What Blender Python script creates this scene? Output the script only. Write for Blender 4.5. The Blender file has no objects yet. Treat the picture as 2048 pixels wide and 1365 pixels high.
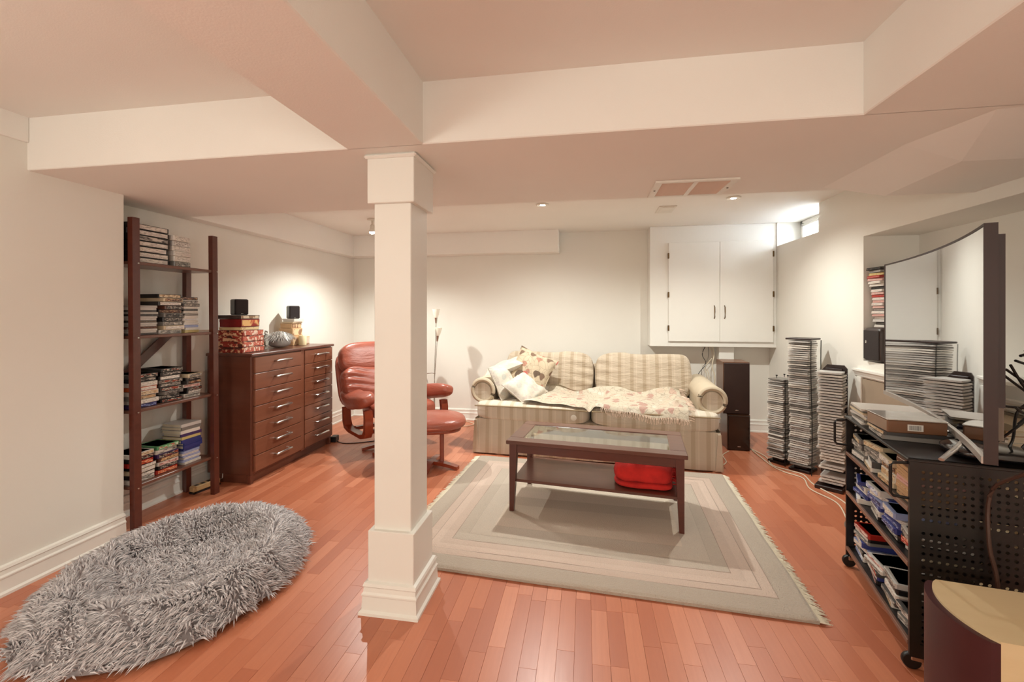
import bpy, bmesh, math, random
from mathutils import Vector, Matrix, Euler

# ------------------------------------------------------------------ camera, light, exposure
SC = bpy.context.scene
COL = SC.collection
RND = random.Random(7)
PI = math.pi
YAW = math.radians(9.4965)
F_PX, HORIZON = 873.5, 625.84          # image taken as 2048 x 1365

cam_d = bpy.data.cameras.new('camera')
cam = bpy.data.objects.new('camera', cam_d)
COL.objects.link(cam)
cam.location = (0, 0, 1.3)
cam.rotation_euler = (PI/2, 0, YAW)
cam_d.sensor_fit = 'HORIZONTAL'
cam_d.sensor_width = 36
cam_d.lens = 36*F_PX/2048
cam_d.shift_y = -(682.5-HORIZON)/2048
cam_d.clip_start = 0.05
SC.camera = cam

SC.view_settings.view_transform = 'Standard'
SC.view_settings.look = 'None'
SC.view_settings.gamma = 1
SC.view_settings.use_curve_mapping = False
SC.view_settings.exposure = 1.76

world = bpy.data.worlds.new('daylight')
SC.world = world
world.use_nodes = True
bg = world.node_tree.nodes['Background']
bg.inputs[0].default_value = (0.80, 0.89, 1.0, 1)
bg.inputs[1].default_value = 11.0

def lamp_light(name, loc, watts, color, size=150, radius=.045, kind='SPOT', blend=.6):
    d = bpy.data.lights.new(name, kind)
    d.energy = watts
    d.color = color
    d.shadow_soft_size = radius
    if kind == 'SPOT':
        d.spot_size = math.radians(size)
        d.spot_blend = blend
    o = bpy.data.objects.new(name, d)
    o.location = loc
    COL.objects.link(o)
    return o

WARM = (.985, 1.0, .93)
POT = [(-.363, 3.772), (1.19, 3.80)]
for (x, y), w, a in zip(POT, (40, 23), (160, 150)):
    lamp_light('pot_light_beam', (x, y, 2.205), w, WARM, a, .022, blend=.95)
lamp_light('track_light_beam', (-2.10, 4.08, 2.06), 29, WARM, 146, .02, blend=.8)
# added fill lights without fixtures, unseen behind the camera, to brighten the room
for (x, y, z, w) in ((-1.75, -.5, 1.60, 5.5), (.15, -1.0, 1.35, 4.0), (-1.75, -1.8, 1.4, 8.5), (.9, -1.9, 1.4, 8.0)):
    lamp_light('rear_fill_light', (x, y, z), w, WARM, kind='POINT', radius=.13)

# ------------------------------------------------------------------ helpers
def lin(c):
    r = []
    for v in c[:3]:
        v /= 255.0
        r.append(v/12.92 if v <= .04045 else ((v+.055)/1.055)**2.4)
    return (r[0], r[1], r[2], 1)

MATS = {}
class NT:
    """small wrapper for building node trees"""
    def __init__(s, name):
        s.m = bpy.data.materials.new(name)
        s.m.use_nodes = True
        s.t = s.m.node_tree
        s.b = s.t.nodes['Principled BSDF']
    def n(s, typ, **kw):
        nd = s.t.nodes.new('ShaderNode'+typ)
        for k, v in kw.items():
            if k == 'inp':
                for a, b in v.items():
                    nd.inputs[a].default_value = b
            else:
                setattr(nd, k, v)
        return nd
    def l(s, a, b): s.t.links.new(a, b)
    def math(s, op, a, b=None, c=None):
        nd = s.n('Math', operation=op)
        for i, v in enumerate((a, b, c)):
            if v is None: continue
            if isinstance(v, (int, float)): nd.inputs[i].default_value = v
            else: s.l(v, nd.inputs[i])
        return nd.outputs[0]
    def mix(s, fac, a, b, blend='MIX'):
        nd = s.n('Mix', data_type='RGBA', blend_type=blend)
        for idx, v in ((0, fac), (6, a), (7, b)):
            if isinstance(v, (int, float)): nd.inputs[idx].default_value = v
            elif isinstance(v, (tuple, list)): nd.inputs[idx].default_value = v
            else: s.l(v, nd.inputs[idx])
        return nd.outputs[2]
    def ramp(s, fac, stops, mode='LINEAR'):
        nd = s.n('ValToRGB')
        cr = nd.color_ramp
        cr.interpolation = mode
        while len(cr.elements) < len(stops): cr.elements.new(.5)
        for e, (p, c) in zip(cr.elements, stops):
            e.position = p
            e.color = c if len(c) == 4 else lin(c)
        s.l(fac, nd.inputs[0])
        return nd.outputs[0]
    def obj(s): return s.n('TexCoord').outputs['Object']
    def gen(s): return s.n('TexCoord').outputs['Generated']
    def scale(s, vec, sc, rot=(0, 0, 0)):
        nd = s.n('Mapping')
        nd.inputs['Scale'].default_value = sc
        nd.inputs['Rotation'].default_value = rot
        s.l(vec, nd.inputs[0])
        return nd.outputs[0]
    def noise(s, vec, sc, detail=3, rough=.5):
        nd = s.n('TexNoise', inp={'Scale': sc, 'Detail': detail, 'Roughness': rough})
        if vec is not None: s.l(vec, nd.inputs['Vector'])
        return nd.outputs[0]
    def bump(s, h, strength, dist=.01):
        nd = s.n('Bump', inp={'Strength': strength, 'Distance': dist})
        s.l(h, nd.inputs['Height'])
        s.l(nd.outputs[0], s.b.inputs['Normal'])
    def color(s, c):
        if isinstance(c, (tuple, list)): s.b.inputs['Base Color'].default_value = c
        else: s.l(c, s.b.inputs['Base Color'])
    def set(s, **kw):
        for k, v in kw.items():
            s.b.inputs[k.replace('_', ' ')].default_value = v

def mat(name, rgb, rough=.55, metal=0, var=.06, vscale=9, bump=0, bscale=60, coat=0, spec=.5):
    """plain coloured surface with a little procedural variation"""
    if name in MATS: return MATS[name]
    t = NT(name)
    base = lin(rgb)
    v = t.obj()
    nz = t.noise(v, vscale, 4)
    lo = tuple(max(0, c*(1-var*2)) for c in base[:3])+(1,)
    hi = tuple(min(1, c*(1+var*2)) for c in base[:3])+(1,)
    t.color(t.mix(nz, lo, hi))
    t.set(Roughness=rough, Metallic=metal)
    t.b.inputs['Specular IOR Level'].default_value = spec
    if coat:
        t.b.inputs['Coat Weight'].default_value = coat
        t.b.inputs['Coat Roughness'].default_value = .12
    if bump: t.bump(t.noise(v, bscale, 5), bump, .004)
    MATS[name] = t.m
    return t.m

class MB:
    """collects shapes into ONE mesh"""
    def __init__(s): s.v, s.f, s.m = [], [], []
    def add(s, vs, fs, mi=0, M=None):
        o = len(s.v)
        s.v += [tuple(M @ Vector(p)) if M is not None else tuple(p) for p in vs]
        s.f += [tuple(i+o for i in f) for f in fs]
        s.m += [mi]*len(fs)
        return s
    def box(s, x0, x1, y0, y1, z0, z1, mi=0, M=None, c=0.0):
        if x0 > x1: x0, x1 = x1, x0
        if y0 > y1: y0, y1 = y1, y0
        if z0 > z1: z0, z1 = z1, z0
        if c <= 0:
            vs = [(x, y, z) for z in (z0, z1) for y in (y0, y1) for x in (x0, x1)]
            return s.add(vs, [(0, 2, 3, 1), (4, 5, 7, 6), (0, 1, 5, 4), (2, 6, 7, 3), (0, 4, 6, 2), (1, 3, 7, 5)], mi, M)
        c = min(c, (x1-x0)*.45, (y1-y0)*.45, (z1-z0)*.45)
        X, Y, Z = (x0, x1), (y0, y1), (z0, z1)
        vs, idx = [], {}
        for i in (0, 1):
            for j in (0, 1):
                for k in (0, 1):
                    sx, sy, sz = (1, -1)[i], (1, -1)[j], (1, -1)[k]
                    for a, p in enumerate(((X[i], Y[j]+sy*c, Z[k]+sz*c), (X[i]+sx*c, Y[j], Z[k]+sz*c), (X[i]+sx*c, Y[j]+sy*c, Z[k]))):
                        idx[i, j, k, a] = len(vs); vs.append(p)
        g = lambda i, j, k, a: idx[i, j, k, a]
        fs = []
        for i in (0, 1): fs.append((g(i,0,0,0), g(i,1,0,0), g(i,1,1,0), g(i,0,1,0)))
        for j in (0, 1): fs.append((g(0,j,0,1), g(1,j,0,1), g(1,j,1,1), g(0,j,1,1)))
        for k in (0, 1): fs.append((g(0,0,k,2), g(1,0,k,2), g(1,1,k,2), g(0,1,k,2)))
        for j in (0, 1):
            for k in (0, 1): fs.append((g(0,j,k,1), g(1,j,k,1), g(1,j,k,2), g(0,j,k,2)))
        for i in (0, 1):
            for k in (0, 1): fs.append((g(i,0,k,0), g(i,1,k,0), g(i,1,k,2), g(i,0,k,2)))
        for i in (0, 1):
            for j in (0, 1): fs.append((g(i,j,0,0), g(i,j,1,0), g(i,j,1,1), g(i,j,0,1)))
        for i in (0, 1):
            for j in (0, 1):
                for k in (0, 1): fs.append((g(i,j,k,0), g(i,j,k,1), g(i,j,k,2)))
        return s.add(vs, fs, mi, M)
    def tube(s, pts, r, n=8, mi=0, M=None, cap=True, flat=1.0):
        """round bar along a polyline; r may be a list"""
        P = [Vector(p) for p in pts]
        R = r if isinstance(r, (list, tuple)) else [r]*len(P)
        vs, fs = [], []
        up = Vector((0, 0, 1))
        for i, p in enumerate(P):
            d = (P[min(i+1, len(P)-1)]-P[max(i-1, 0)]).normalized()
            ref = up if abs(d.dot(up)) < .95 else Vector((1, 0, 0))
            a = d.cross(ref).normalized(); b = d.cross(a).normalized()
            for k in range(n):
                t = 2*PI*k/n
                vs.append(p+a*math.cos(t)*R[i]+b*math.sin(t)*R[i]*flat)
        for i in range(len(P)-1):
            for k in range(n):
                k2 = (k+1) % n
                fs.append((i*n+k, i*n+k2, (i+1)*n+k2, (i+1)*n+k))
        if cap:
            fs.append(tuple(range(n))[::-1]); fs.append(tuple((len(P)-1)*n+k for k in range(n)))
        return s.add(vs, fs, mi, M)
    def lathe(s, prof, n=24, mi=0, M=None, sx=1, sy=1):
        vs, fs = [], []
        for (r, z) in prof:
            for k in range(n):
                t = 2*PI*k/n
                vs.append((r*math.cos(t)*sx, r*math.sin(t)*sy, z))
        for i in range(len(prof)-1):
            for k in range(n):
                k2 = (k+1) % n
                fs.append((i*n+k, i*n+k2, (i+1)*n+k2, (i+1)*n+k))
        fs.append(tuple(range(n))[::-1]); fs.append(tuple((len(prof)-1)*n+k for k in range(n)))
        return s.add(vs, fs, mi, M)
    def prism(s, poly, a0, a1, axis='z', mi=0, M=None):
        """polygon (2-D points) pushed along an axis"""
        n = len(poly)
        f = {'z': lambda p, q: (p[0], p[1], q), 'y': lambda p, q: (p[0], q, p[1]), 'x': lambda p, q: (q, p[0], p[1])}[axis]
        vs = [f(p, a0) for p in poly]+[f(p, a1) for p in poly]
        fs = [tuple(range(n))[::-1], tuple(range(n, 2*n))]+[(i, (i+1) % n, n+(i+1) % n, n+i) for i in range(n)]
        return s.add(vs, fs, mi, M)
    def grid(s, fn, nu, nv, mi=0, M=None, flip=False):
        vs = [fn(i/nu, j/nv) for j in range(nv+1) for i in range(nu+1)]
        fs = []
        for j in range(nv):
            for i in range(nu):
                a = j*(nu+1)+i
                q = (a, a+1, a+nu+2, a+nu+1)
                fs.append(q[::-1] if flip else q)
        return s.add(vs, fs, mi, M)
    def soft(s, c, h, e=4.0, n=10, fn=None, mi=0, M=None):
        """rounded block: cube grid pulled onto a super-ellipsoid; fn may deform the unit point"""
        vs, fs, key = [], [], {}
        def vid(p):
            k = (round(p[0], 5), round(p[1], 5), round(p[2], 5))
            if k not in key:
                q = Vector(p)
                L = sum(abs(x)**e for x in q)**(1/e)
                q = q/L
                if fn: q = Vector(fn(q.x, q.y, q.z))
                key[k] = len(vs)
                vs.append((c[0]+q[0]*h[0], c[1]+q[1]*h[1], c[2]+q[2]*h[2]))
            return key[k]
        for ax in range(3):
            for sg in (-1, 1):
                for i in range(n):
                    for j in range(n):
                        q = []
                        for (a, b) in ((i, j), (i+1, j), (i+1, j+1), (i, j+1)):
                            p = [0, 0, 0]
                            p[ax] = sg
                            p[(ax+1) % 3] = 2*a/n-1
                            p[(ax+2) % 3] = 2*b/n-1
                            q.append(vid(p))
                        fs.append(tuple(q) if sg > 0 else tuple(q[::-1]))
        return s.add(vs, fs, mi, M)
    def mesh(s, name, mats, smooth=False):
        me = bpy.data.meshes.new(name)
        me.from_pydata([tuple(v) for v in s.v], [], s.f)
        for m in (mats if isinstance(mats, (list, tuple)) else [mats]): me.materials.append(m)
        if len(me.materials) > 1: me.polygons.foreach_set('material_index', s.m)
        bm = bmesh.new(); bm.from_mesh(me)
        bmesh.ops.recalc_face_normals(bm, faces=bm.faces)
        bm.to_mesh(me); bm.free()
        if smooth:
            me.polygons.foreach_set('use_smooth', [True]*len(me.polygons))
            try: me.set_sharp_from_angle(angle=math.radians(smooth if smooth is not True else 45))
            except Exception: pass
        me.update()
        return me
    def build(s, name, mats, parent=None, smooth=False, loc=None, rot=None):
        o = bpy.data.objects.new(name, s.mesh(name, mats, smooth))
        COL.objects.link(o)
        if parent is not None: o.parent = parent
        if loc: o.location = loc
        if rot: o.rotation_euler = rot
        return o

def tag(o, label=None, cat=None, group=None, kind=None):
    if label: o['label'] = label
    if cat: o['category'] = cat
    if group: o['group'] = group
    if kind: o['kind'] = kind
    return o
def thing(name, label, cat, loc=(0, 0, 0), rz=0, group=None):
    o = bpy.data.objects.new(name, None)
    o.empty_display_size = .1
    COL.objects.link(o)
    o.location = loc
    o.rotation_euler = (0, 0, rz)
    return tag(o, label, cat, group)
def struct(o, label=None):
    o['kind'] = 'structure'
    if label: o['label'] = label
    return o
def link_copy(src, parent=None, loc=None, rot=None, scale=None):
    c = src.copy(); COL.objects.link(c)
    if parent is not None: c.parent = parent
    if loc: c.location = loc
    if rot: c.rotation_euler = rot
    if scale: c.scale = scale
    return c
ONES = ['', 'first', 'second', 'third', 'fourth', 'fifth', 'sixth', 'seventh', 'eighth', 'ninth', 'tenth', 'eleventh', 'twelfth',
        'thirteenth', 'fourteenth', 'fifteenth', 'sixteenth', 'seventeenth', 'eighteenth', 'nineteenth']
TENS = {2: 'twent', 3: 'thirt', 4: 'fort', 5: 'fift', 6: 'sixt', 7: 'sevent'}
def ordinal(n):
    if n < 20: return ONES[n]
    t, u = divmod(n, 10)
    return TENS[t]+'ieth' if u == 0 else TENS[t]+'y-'+ONES[u]

# ------------------------------------------------------------------ materials of the room
def paint(name, rgb, rough=.75, bump=.06):
    return mat(name, rgb, rough, var=.015, vscale=2.2, bump=bump, bscale=180, spec=.3)
M_WALL = paint('wall_paint_cream', (237, 233, 224))
M_CEIL = paint('ceiling_paint_white', (244, 240, 233), .8, .12)
M_TRIM = paint('trim_paint_white', (240, 237, 229), .4, .0)

def plank_material(name, island):
    t = NT(name)
    o = t.obj()
    if island: rnd = t.n('NewGeometry').outputs['Random Per Island']
    else: rnd = t.n('ObjectInfo').outputs['Random']
    base = t.ramp(rnd, [(0, (186, 108, 76)), (.35, (200, 121, 86)), (.7, (208, 130, 95)), (1, (220, 143, 108))])
    # grain: object-space for the shared plank, offset by the random value
    add = t.n('VectorMath', operation='ADD')
    t.l(o, add.inputs[0])
    cx = t.n('CombineXYZ'); t.l(t.math('MULTIPLY', rnd, 37.0), cx.inputs[1]); t.l(cx.outputs[0], add.inputs[1])
    g = t.noise(t.scale(add.outputs[0], (70, 4, 1)), 1, 6, .6)
    col = t.mix(t.math('MULTIPLY', g, .45), base, lin((166, 88, 60)))
    t.color(col)
    rg = t.ramp(g, [(0, (150, 150, 150)), (1, (172, 172, 172))])
    t.l(rg, t.b.inputs['Roughness'])
    t.set(Roughness=.3)
    t.b.inputs['Specular IOR Level'].default_value = .5
    t.b.inputs['Coat Weight'].default_value = .25
    t.b.inputs['Coat Roughness'].default_value = .28
    return t.m
M_PLANK = plank_material('laminate_strip', False)
M_PLANK_I = plank_material('laminate_strip_field', True)

# ------------------------------------------------------------------ the room shell
XR, XL, XLN, YF, ZC, ZB = 1.97, -2.90, -2.65, 5.138, 2.238, 1.986
ZS = 1.986
YB = -2.2
m = MB().box(-3.05, 2.5, YB-.1, YF+.1, -.12, -.012)
m.box(-3.05, 2.5, YB-.1, .95, -.012, 0)
floor = struct(m.build('floor', mat('subfloor_laminate', (192, 116, 84), .35)), 'warm reddish strip laminate floor')
# laminate strips: real pieces with fine joints; the 300 that show largest are parts of their own
PW = .0665
strips = []
x = XL
row = 0
r2 = random.Random(3)
while x < XR:
    y = .95-r2.random()*.4
    w = min(PW, XR-x)
    while y < YF:
        L = r2.choice((.30, .38, .44, .52))
        y0, y1 = max(y, .95), min(y+L, YF)
        if y1-y0 > .03: strips.append((x, x+w, y0, y1))
        y += L
    x += PW
    row += 1
def strip_rank(s):
    cx, cy = (s[0]+s[1])/2, (s[2]+s[3])/2
    d = cy*math.cos(YAW)-cx*math.sin(YAW)
    lat = cx*math.cos(YAW)+cy*math.sin(YAW)
    u = 1024+F_PX*lat/d; v = HORIZON+F_PX*1.3/d
    if not (-20 < u < 2068 and v < 1390): return 0
    if -1.10 < cx < 1.0 and 2.15 < cy < 3.7: return 0      # under the rug
    if cx > 1.42 and cy < 2.6: return 0                    # under the cart
    if (cx+1.92)**2/.27+(cy-1.83)**2/.38 < 1: return 0     # under the pet bed
    return (s[3]-s[2])/(d*d)
strips.sort(key=strip_rank, reverse=True)
# small chamfer along the top so joints read
plank_cache = {}
for (x0, x1, y0, y1) in strips[:300]:
    key = (round(x1-x0, 3), round(y1-y0, 3))
    if key not in plank_cache:
        w, L = (x1-x0)/2, (y1-y0)/2
        g = .0002; c = .0005
        mm = MB().add([(-w+g, -L+g, -.012), (w-g, -L+g, -.012), (w-g, L-g, -.012), (-w+g, L-g, -.012),
                       (-w+g, -L+g, -c), (w-g, -L+g, -c), (w-g, L-g, -c), (-w+g, L-g, -c),
                       (-w+g+c, -L+g+c, 0), (w-g-c, -L+g+c, 0), (w-g-c, L-g-c, 0), (-w+g+c, L-g-c, 0)],
                      [(0, 1, 5, 4), (1, 2, 6, 5), (2, 3, 7, 6), (3, 0, 4, 7), (4, 5, 9, 8), (5, 6, 10, 9), (6, 7, 11, 10), (7, 4, 8, 11), (8, 9, 10, 11)])
        plank_cache[key] = mm.mesh('plank', M_PLANK)
    o = bpy.data.objects.new('plank', plank_cache[key])
    COL.objects.link(o); o.parent = floor
    o.location = ((x0+x1)/2, (y0+y1)/2, 0)
mm = MB()
for (x0, x1, y0, y1) in strips[300:]:
    g = .0002; c = .0005
    mm.add([(x0+g, y0+g, -c-.002), (x1-g, y0+g, -c-.002), (x1-g, y1-g, -c-.002), (x0+g, y1-g, -c-.002),
            (x0+g+c, y0+g+c, 0), (x1-g-c, y0+g+c, 0), (x1-g-c, y1-g-c, 0), (x0+g+c, y1-g-c, 0)],
           [(0, 1, 5, 4), (1, 2, 6, 5), (2, 3, 7, 6), (3, 0, 4, 7), (4, 5, 6, 7)])
tag(mm.build('plank_field', M_PLANK_I, floor), kind='stuff')

# ceiling with its dropped beams, bulkhead, soffits
ceil = struct(MB().box(-3.05, 2.5, YB-.1, YF+.1, ZC, ZC+.1).build('ceiling', M_CEIL), 'white ceiling with dropped beams and bulkhead')
MB().box(XL, XR, 1.69, 2.705, ZB, ZC+.02, c=.004).build('bulkhead', M_CEIL, ceil)
MB().box(-.985, -.65, YB, 1.70, ZB, ZC+.02, c=.004).build('beam', M_CEIL, ceil)
MB().box(.95, XR+.02, YB, 1.70, ZB, ZC+.02, c=.004).build('beam', M_CEIL, ceil)
# lower box over the right wall with a sloping cheek
mm = MB()
mm.add([(1.27, 2.02, ZB+.004), (1.515, 2.06, 1.918), (2.0, 2.06, 1.918), (2.0, 1.95, ZB+.004),
        (1.27, 2.64, ZB+.004), (1.56, 2.60, 1.918), (2.0, 2.60, 1.918), (2.0, 2.66, ZB+.004), (1.36, 1.70, ZB+.004), (2.0, 1.60, ZB+.004)],
       [(0, 1, 5, 4), (1, 2, 6, 5), (4, 5, 6, 7), (8, 9, 2, 1), (8, 1, 0)])
mm.build('duct_box', M_CEIL, ceil)
MB().box(XL, XL+.11, 2.69, YF, ZS, ZC+.02, c=.003).build('soffit', M_CEIL, ceil)
MB().box(XL, -.295, 4.94, YF, ZS+.004, ZC+.02, c=.003).build('soffit', M_CEIL, ceil)
MB().box(XLN-.02, XLN+.012, YB, 1.69, 2.118, ZC+.01, c=.003).build('soffit', M_CEIL, ceil)

def wall(name, boxes, label):
    mm = MB()
    for b in boxes: mm.box(*b)
    return struct(mm.build(name, M_WALL), label)
wall('wall_left', [(XL-.12, XLN, YB-.1, 2.135, 0, ZC), (XL-.12, XL, 2.10, YF+.1, 0, ZC)], 'cream left wall stepping back behind the bookcase')
wall('wall_far', [(XL-.12, XR+.4, YF, YF+.1, 0, ZC)], 'cream far wall behind the sofa')
wall('wall_rear', [(XL-.12, XR+.4, YB-.1, YB, 0, ZC)], 'cream wall behind the photographer')
NY0, NY1, NZ0, NZ1, NX = 1.0, 3.506, .956, 1.848, 2.32
WY0, WY1, WZ0 = 4.11, 4.935, 1.992
wall('wall_right', [(XR, NX+.1, YB-.1, NY0, 0, ZC), (XR, NX+.1, NY0, NY1, 0, NZ0), (XR, NX+.1, NY0, NY1, NZ1, ZC), (NX, NX+.1, NY0-.05, NY1+.05, NZ0-.05, NZ1+.05),
                    (XR, NX+.1, NY1, WY0, 0, ZC), (XR, NX+.1, WY0, WY1, 0, WZ0), (XR, NX+.1, WY1, YF+.1, 0, ZC)], 'cream right wall with a deep niche and a small high window')

# baseboards: moulded profile
BB = [(0, 0), (.030, 0), (.030, .012), (.020, .020), (.017, .075), (.020, .080), (.020, .086), (.014, .094), (.012, .112), (.016, .118), (.012, .130), (0, .135)]
def baseboard(name, p0, p1, nrm, label):
    mm = MB()
    d = (Vector(p1)-Vector(p0)); L = d.length; d.normalize()
    n = Vector(nrm)
    M = Matrix(((n.x, d.x, 0, p0[0]), (n.y, d.y, 0, p0[1]), (0, 0, 1, 0), (0, 0, 0, 1)))
    mm.prism(BB, 0, L, 'y', M=M)
    return struct(mm.build(name, M_TRIM), label)
baseboard('baseboard_left', (XLN, YB, 0), (XLN, 2.135, 0), (1, 0, 0), 'white moulded baseboard along the near left wall')
baseboard('baseboard_left_recess', (XL, 2.14, 0), (XL, YF, 0), (1, 0, 0), 'white moulded baseboard behind bookcase and dresser')
baseboard('baseboard_far', (XL, YF, 0), (XR, YF, 0), (0, -1, 0), 'white moulded baseboard along the far wall')
baseboard('baseboard_right', (XR, 3.62, 0), (XR, YF, 0), (-1, 0, 0), 'white moulded baseboard along the right wall')

# boxed support column
PX0, PX1, PY0, PY1 = -.912, -.742, 1.790, 1.985
col = thing('support_column', 'white square boxed support column standing in the middle of the room', 'column', ((PX0+PX1)/2, (PY0+PY1)/2, 0))
def ring(name, dx, z0, z1, c=.003):
    hx, hy = (PX1-PX0)/2+dx, (PY1-PY0)/2+dx
    return MB().box(-hx, hx, -hy, hy, z0, z1, c=c).build(name, M_TRIM, col)
ring('shaft', 0, .34, 1.80)
ring('capital', .022, 1.775, 1.972)
ring('crown_moulding', .035, 1.967, 1.9855, .008)
ring('plinth_block', .020, .125, .352)
mm = MB()
hx, hy = (PX1-PX0)/2+.020, (PY1-PY0)/2+.020
for i in range(len(BB)-1):
    (a, z0), (b, z1) = BB[i], BB[i+1]
    vs = [(-hx-a, -hy-a, z0), (hx+a, -hy-a, z0), (hx+a, hy+a, z0), (-hx-a, hy+a, z0), (-hx-b, -hy-b, z1), (hx+b, -hy-b, z1), (hx+b, hy+b, z1), (-hx-b, hy+b, z1)]
    mm.add(vs, [(0, 1, 5, 4), (1, 2, 6, 5), (2, 3, 7, 6), (3, 0, 4, 7)])
mm.build('base_moulding', M_TRIM, col)

# small basement window at the top of the right wall
M_GLASS = NT('clear_window_glass')
M_GLASS.set(Roughness=.02, IOR=1.45); M_GLASS.b.inputs['Transmission Weight'].default_value = 1
M_GLASS.color((.97, .99, 1, 1)); M_GLASS = M_GLASS.m
wx = 2.19
mm = MB()
for (y0, y1, z0, z1) in ((WY0, WY0+.045, WZ0, ZC), (WY1-.045, WY1, WZ0, ZC), (WY0, WY1, WZ0, WZ0+.035), (WY0, WY1, ZC-.04, ZC)):
    mm.box(wx, wx+.05, y0, y1, z0, z1, c=.004)
win = struct(mm.build('window_1', M_TRIM), 'small white framed basement window high in the right wall')
mm = MB()
ym = (WY0+WY1)/2+.02
for (y0, y1, z0, z1) in ((ym-.02, ym+.02, WZ0+.03, ZC-.03), (ym, WY1-.04, WZ0+.035, WZ0+.06), (ym, WY1-.04, ZC-.065, ZC-.04), (WY1-.075, WY1-.045, WZ0+.03, ZC-.03)):
    mm.box(wx-.012, wx+.03, y0, y1, z0, z1, c=.003)
mm.build('sash', M_TRIM, win)
MB().box(wx+.018, wx+.022, WY0+.04, WY1-.04, WZ0+.03, ZC-.03).build('pane', M_GLASS, win)
# fireplace-like panelled surround below the niche
M_TAUPE = mat('taupe_panel', (164, 146, 126), .6)
tr = struct(MB().box(XR-.012, XR, 1.6, 3.50, .10, .83).build('trim_1', M_TAUPE), 'taupe panel framed in white below the wall niche')
mm = MB()
mm.prism([(0, .895), (-.040, .895), (-.040, .882), (-.026, .870), (-.022, .845), (-.012, .835), (0, .83)], 1.6, 3.575, 'y', M=Matrix.Translation((XR, 0, 0)))
mm.build('cornice', M_TRIM, tr)
MB().box(XR-.022, XR, 3.50, 3.545, 0, .84, c=.003).build('stile', M_TRIM, tr)

# ------------------------------------------------------------------ built-in ceiling and wall fittings
M_METAL_W = mat('white_enamel', (232, 226, 214), .35)
M_CHROME = mat('brushed_steel', (196, 194, 190), .25, metal=1, var=.02)
M_BLACK = mat('black_plastic', (22, 20, 20), .4, var=.1)
t = NT('lamp_glow'); t.set(Roughness=.5); t.color((1, 1, 1, 1))
t.b.inputs['Emission Color'].default_value = (1, .95, .86, 1); t.b.inputs['Emission Strength'].default_value = 14
M_GLOW = t.m
for i, (x, y) in enumerate(POT):
    p = thing('pot_light', ('round recessed pot light in the ceiling left of the air vent', 'round recessed pot light in the ceiling beside the air vent')[i], 'ceiling light', (x, y, ZC), 0, 'recessed ceiling pot lights')
    MB().lathe([(.034, -.001), (.056, -.001), (.058, -.006), (.048, -.012), (.036, -.008)], 28).build('trim_ring', M_METAL_W, p, True)
    MB().lathe([(.0335, .0), (.033, -.004), (.020, -.009), (.001, -.010)], 24).build('bulb', M_GLOW, p, True)
tl = thing('track_spotlight', 'small bright ceiling spotlight beside the column top', 'ceiling light', (-2.10, 4.08, ZC))
MB().lathe([(.05, 0), (.05, -.012), (.012, -.018), (.010, -.06)], 24).build('canopy', M_METAL_W, tl, True)
MB().lathe([(.012, -.055), (.020, -.062), (.024, -.10), (.034, -.13), (.032, -.132)], 24).build('lamp_head', M_METAL_W, tl, True)
MB().lathe([(.030, -.128), (.026, -.142), (.010, -.150), (.001, -.151)], 20).build('bulb', M_GLOW, tl, True)

# air return vent on the bulkhead
v = thing('air_vent', 'white rectangular return air vent with two louvred openings in the bulkhead', 'vent', (.568, 2.515, ZB))
hx, hy = .205, .152
mm = MB()
for (x0, x1, y0, y1) in ((-hx, -hx+.035, -hy, hy), (hx-.035, hx, -hy, hy), (-hx+.035, hx-.035, -hy, -hy+.022), (-hx+.035, hx-.035, hy-.022, hy), (-.011, .011, -hy+.022, hy-.022)):
    mm.box(x0, x1, y0, y1, -.011, -.001)
mm.build('frame', M_METAL_W, v)
M_SLAT = mat('vent_slat_beige', (228, 208, 192), .5)
for s in (-1, 1):
    x0, x1 = (.011, hx-.035) if s > 0 else (-hx+.035, -.011)
    ref = None
    for k in range(18):
        y = -hy+.03+k*(2*hy-.06)/17
        if ref is None:
            ref = MB().add([(x0, -.008, -.001), (x1, -.008, -.001), (x1, .006, -.008), (x0, .006, -.008), (x0, -.007, .0), (x1, -.007, .0), (x1, .007, -.007), (x0, .007, -.007)],
                           [(0, 1, 2, 3), (4, 7, 6, 5), (0, 4, 5, 1), (1, 5, 6, 2), (2, 6, 7, 3), (3, 7, 4, 0)]).build('slat', M_SLAT, v, loc=(0, y, 0))
        else: link_copy(ref, v, (0, y, 0))
for x in (-hx+.016, hx-.016): MB().lathe([(.006, -.011), (.005, -.014), (.001, -.015)], 10, M=Matrix.Translation((x, 0, 0))).build('screw', mat('grey_screw', (120, 110, 100), .4, metal=1), v)
p = thing('access_plate', 'plain square cover plate on the ceiling beyond the vent', 'cover plate', (.72, 4.13, ZC))
MB().box(-.075, .075, -.13, .13, -.008, 0, c=.003).build('plate', M_METAL_W, p)
MB().box(-.055, .055, -.11, .11, -.011, -.007, c=.002).build('inner_panel', M_METAL_W, p)

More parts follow.
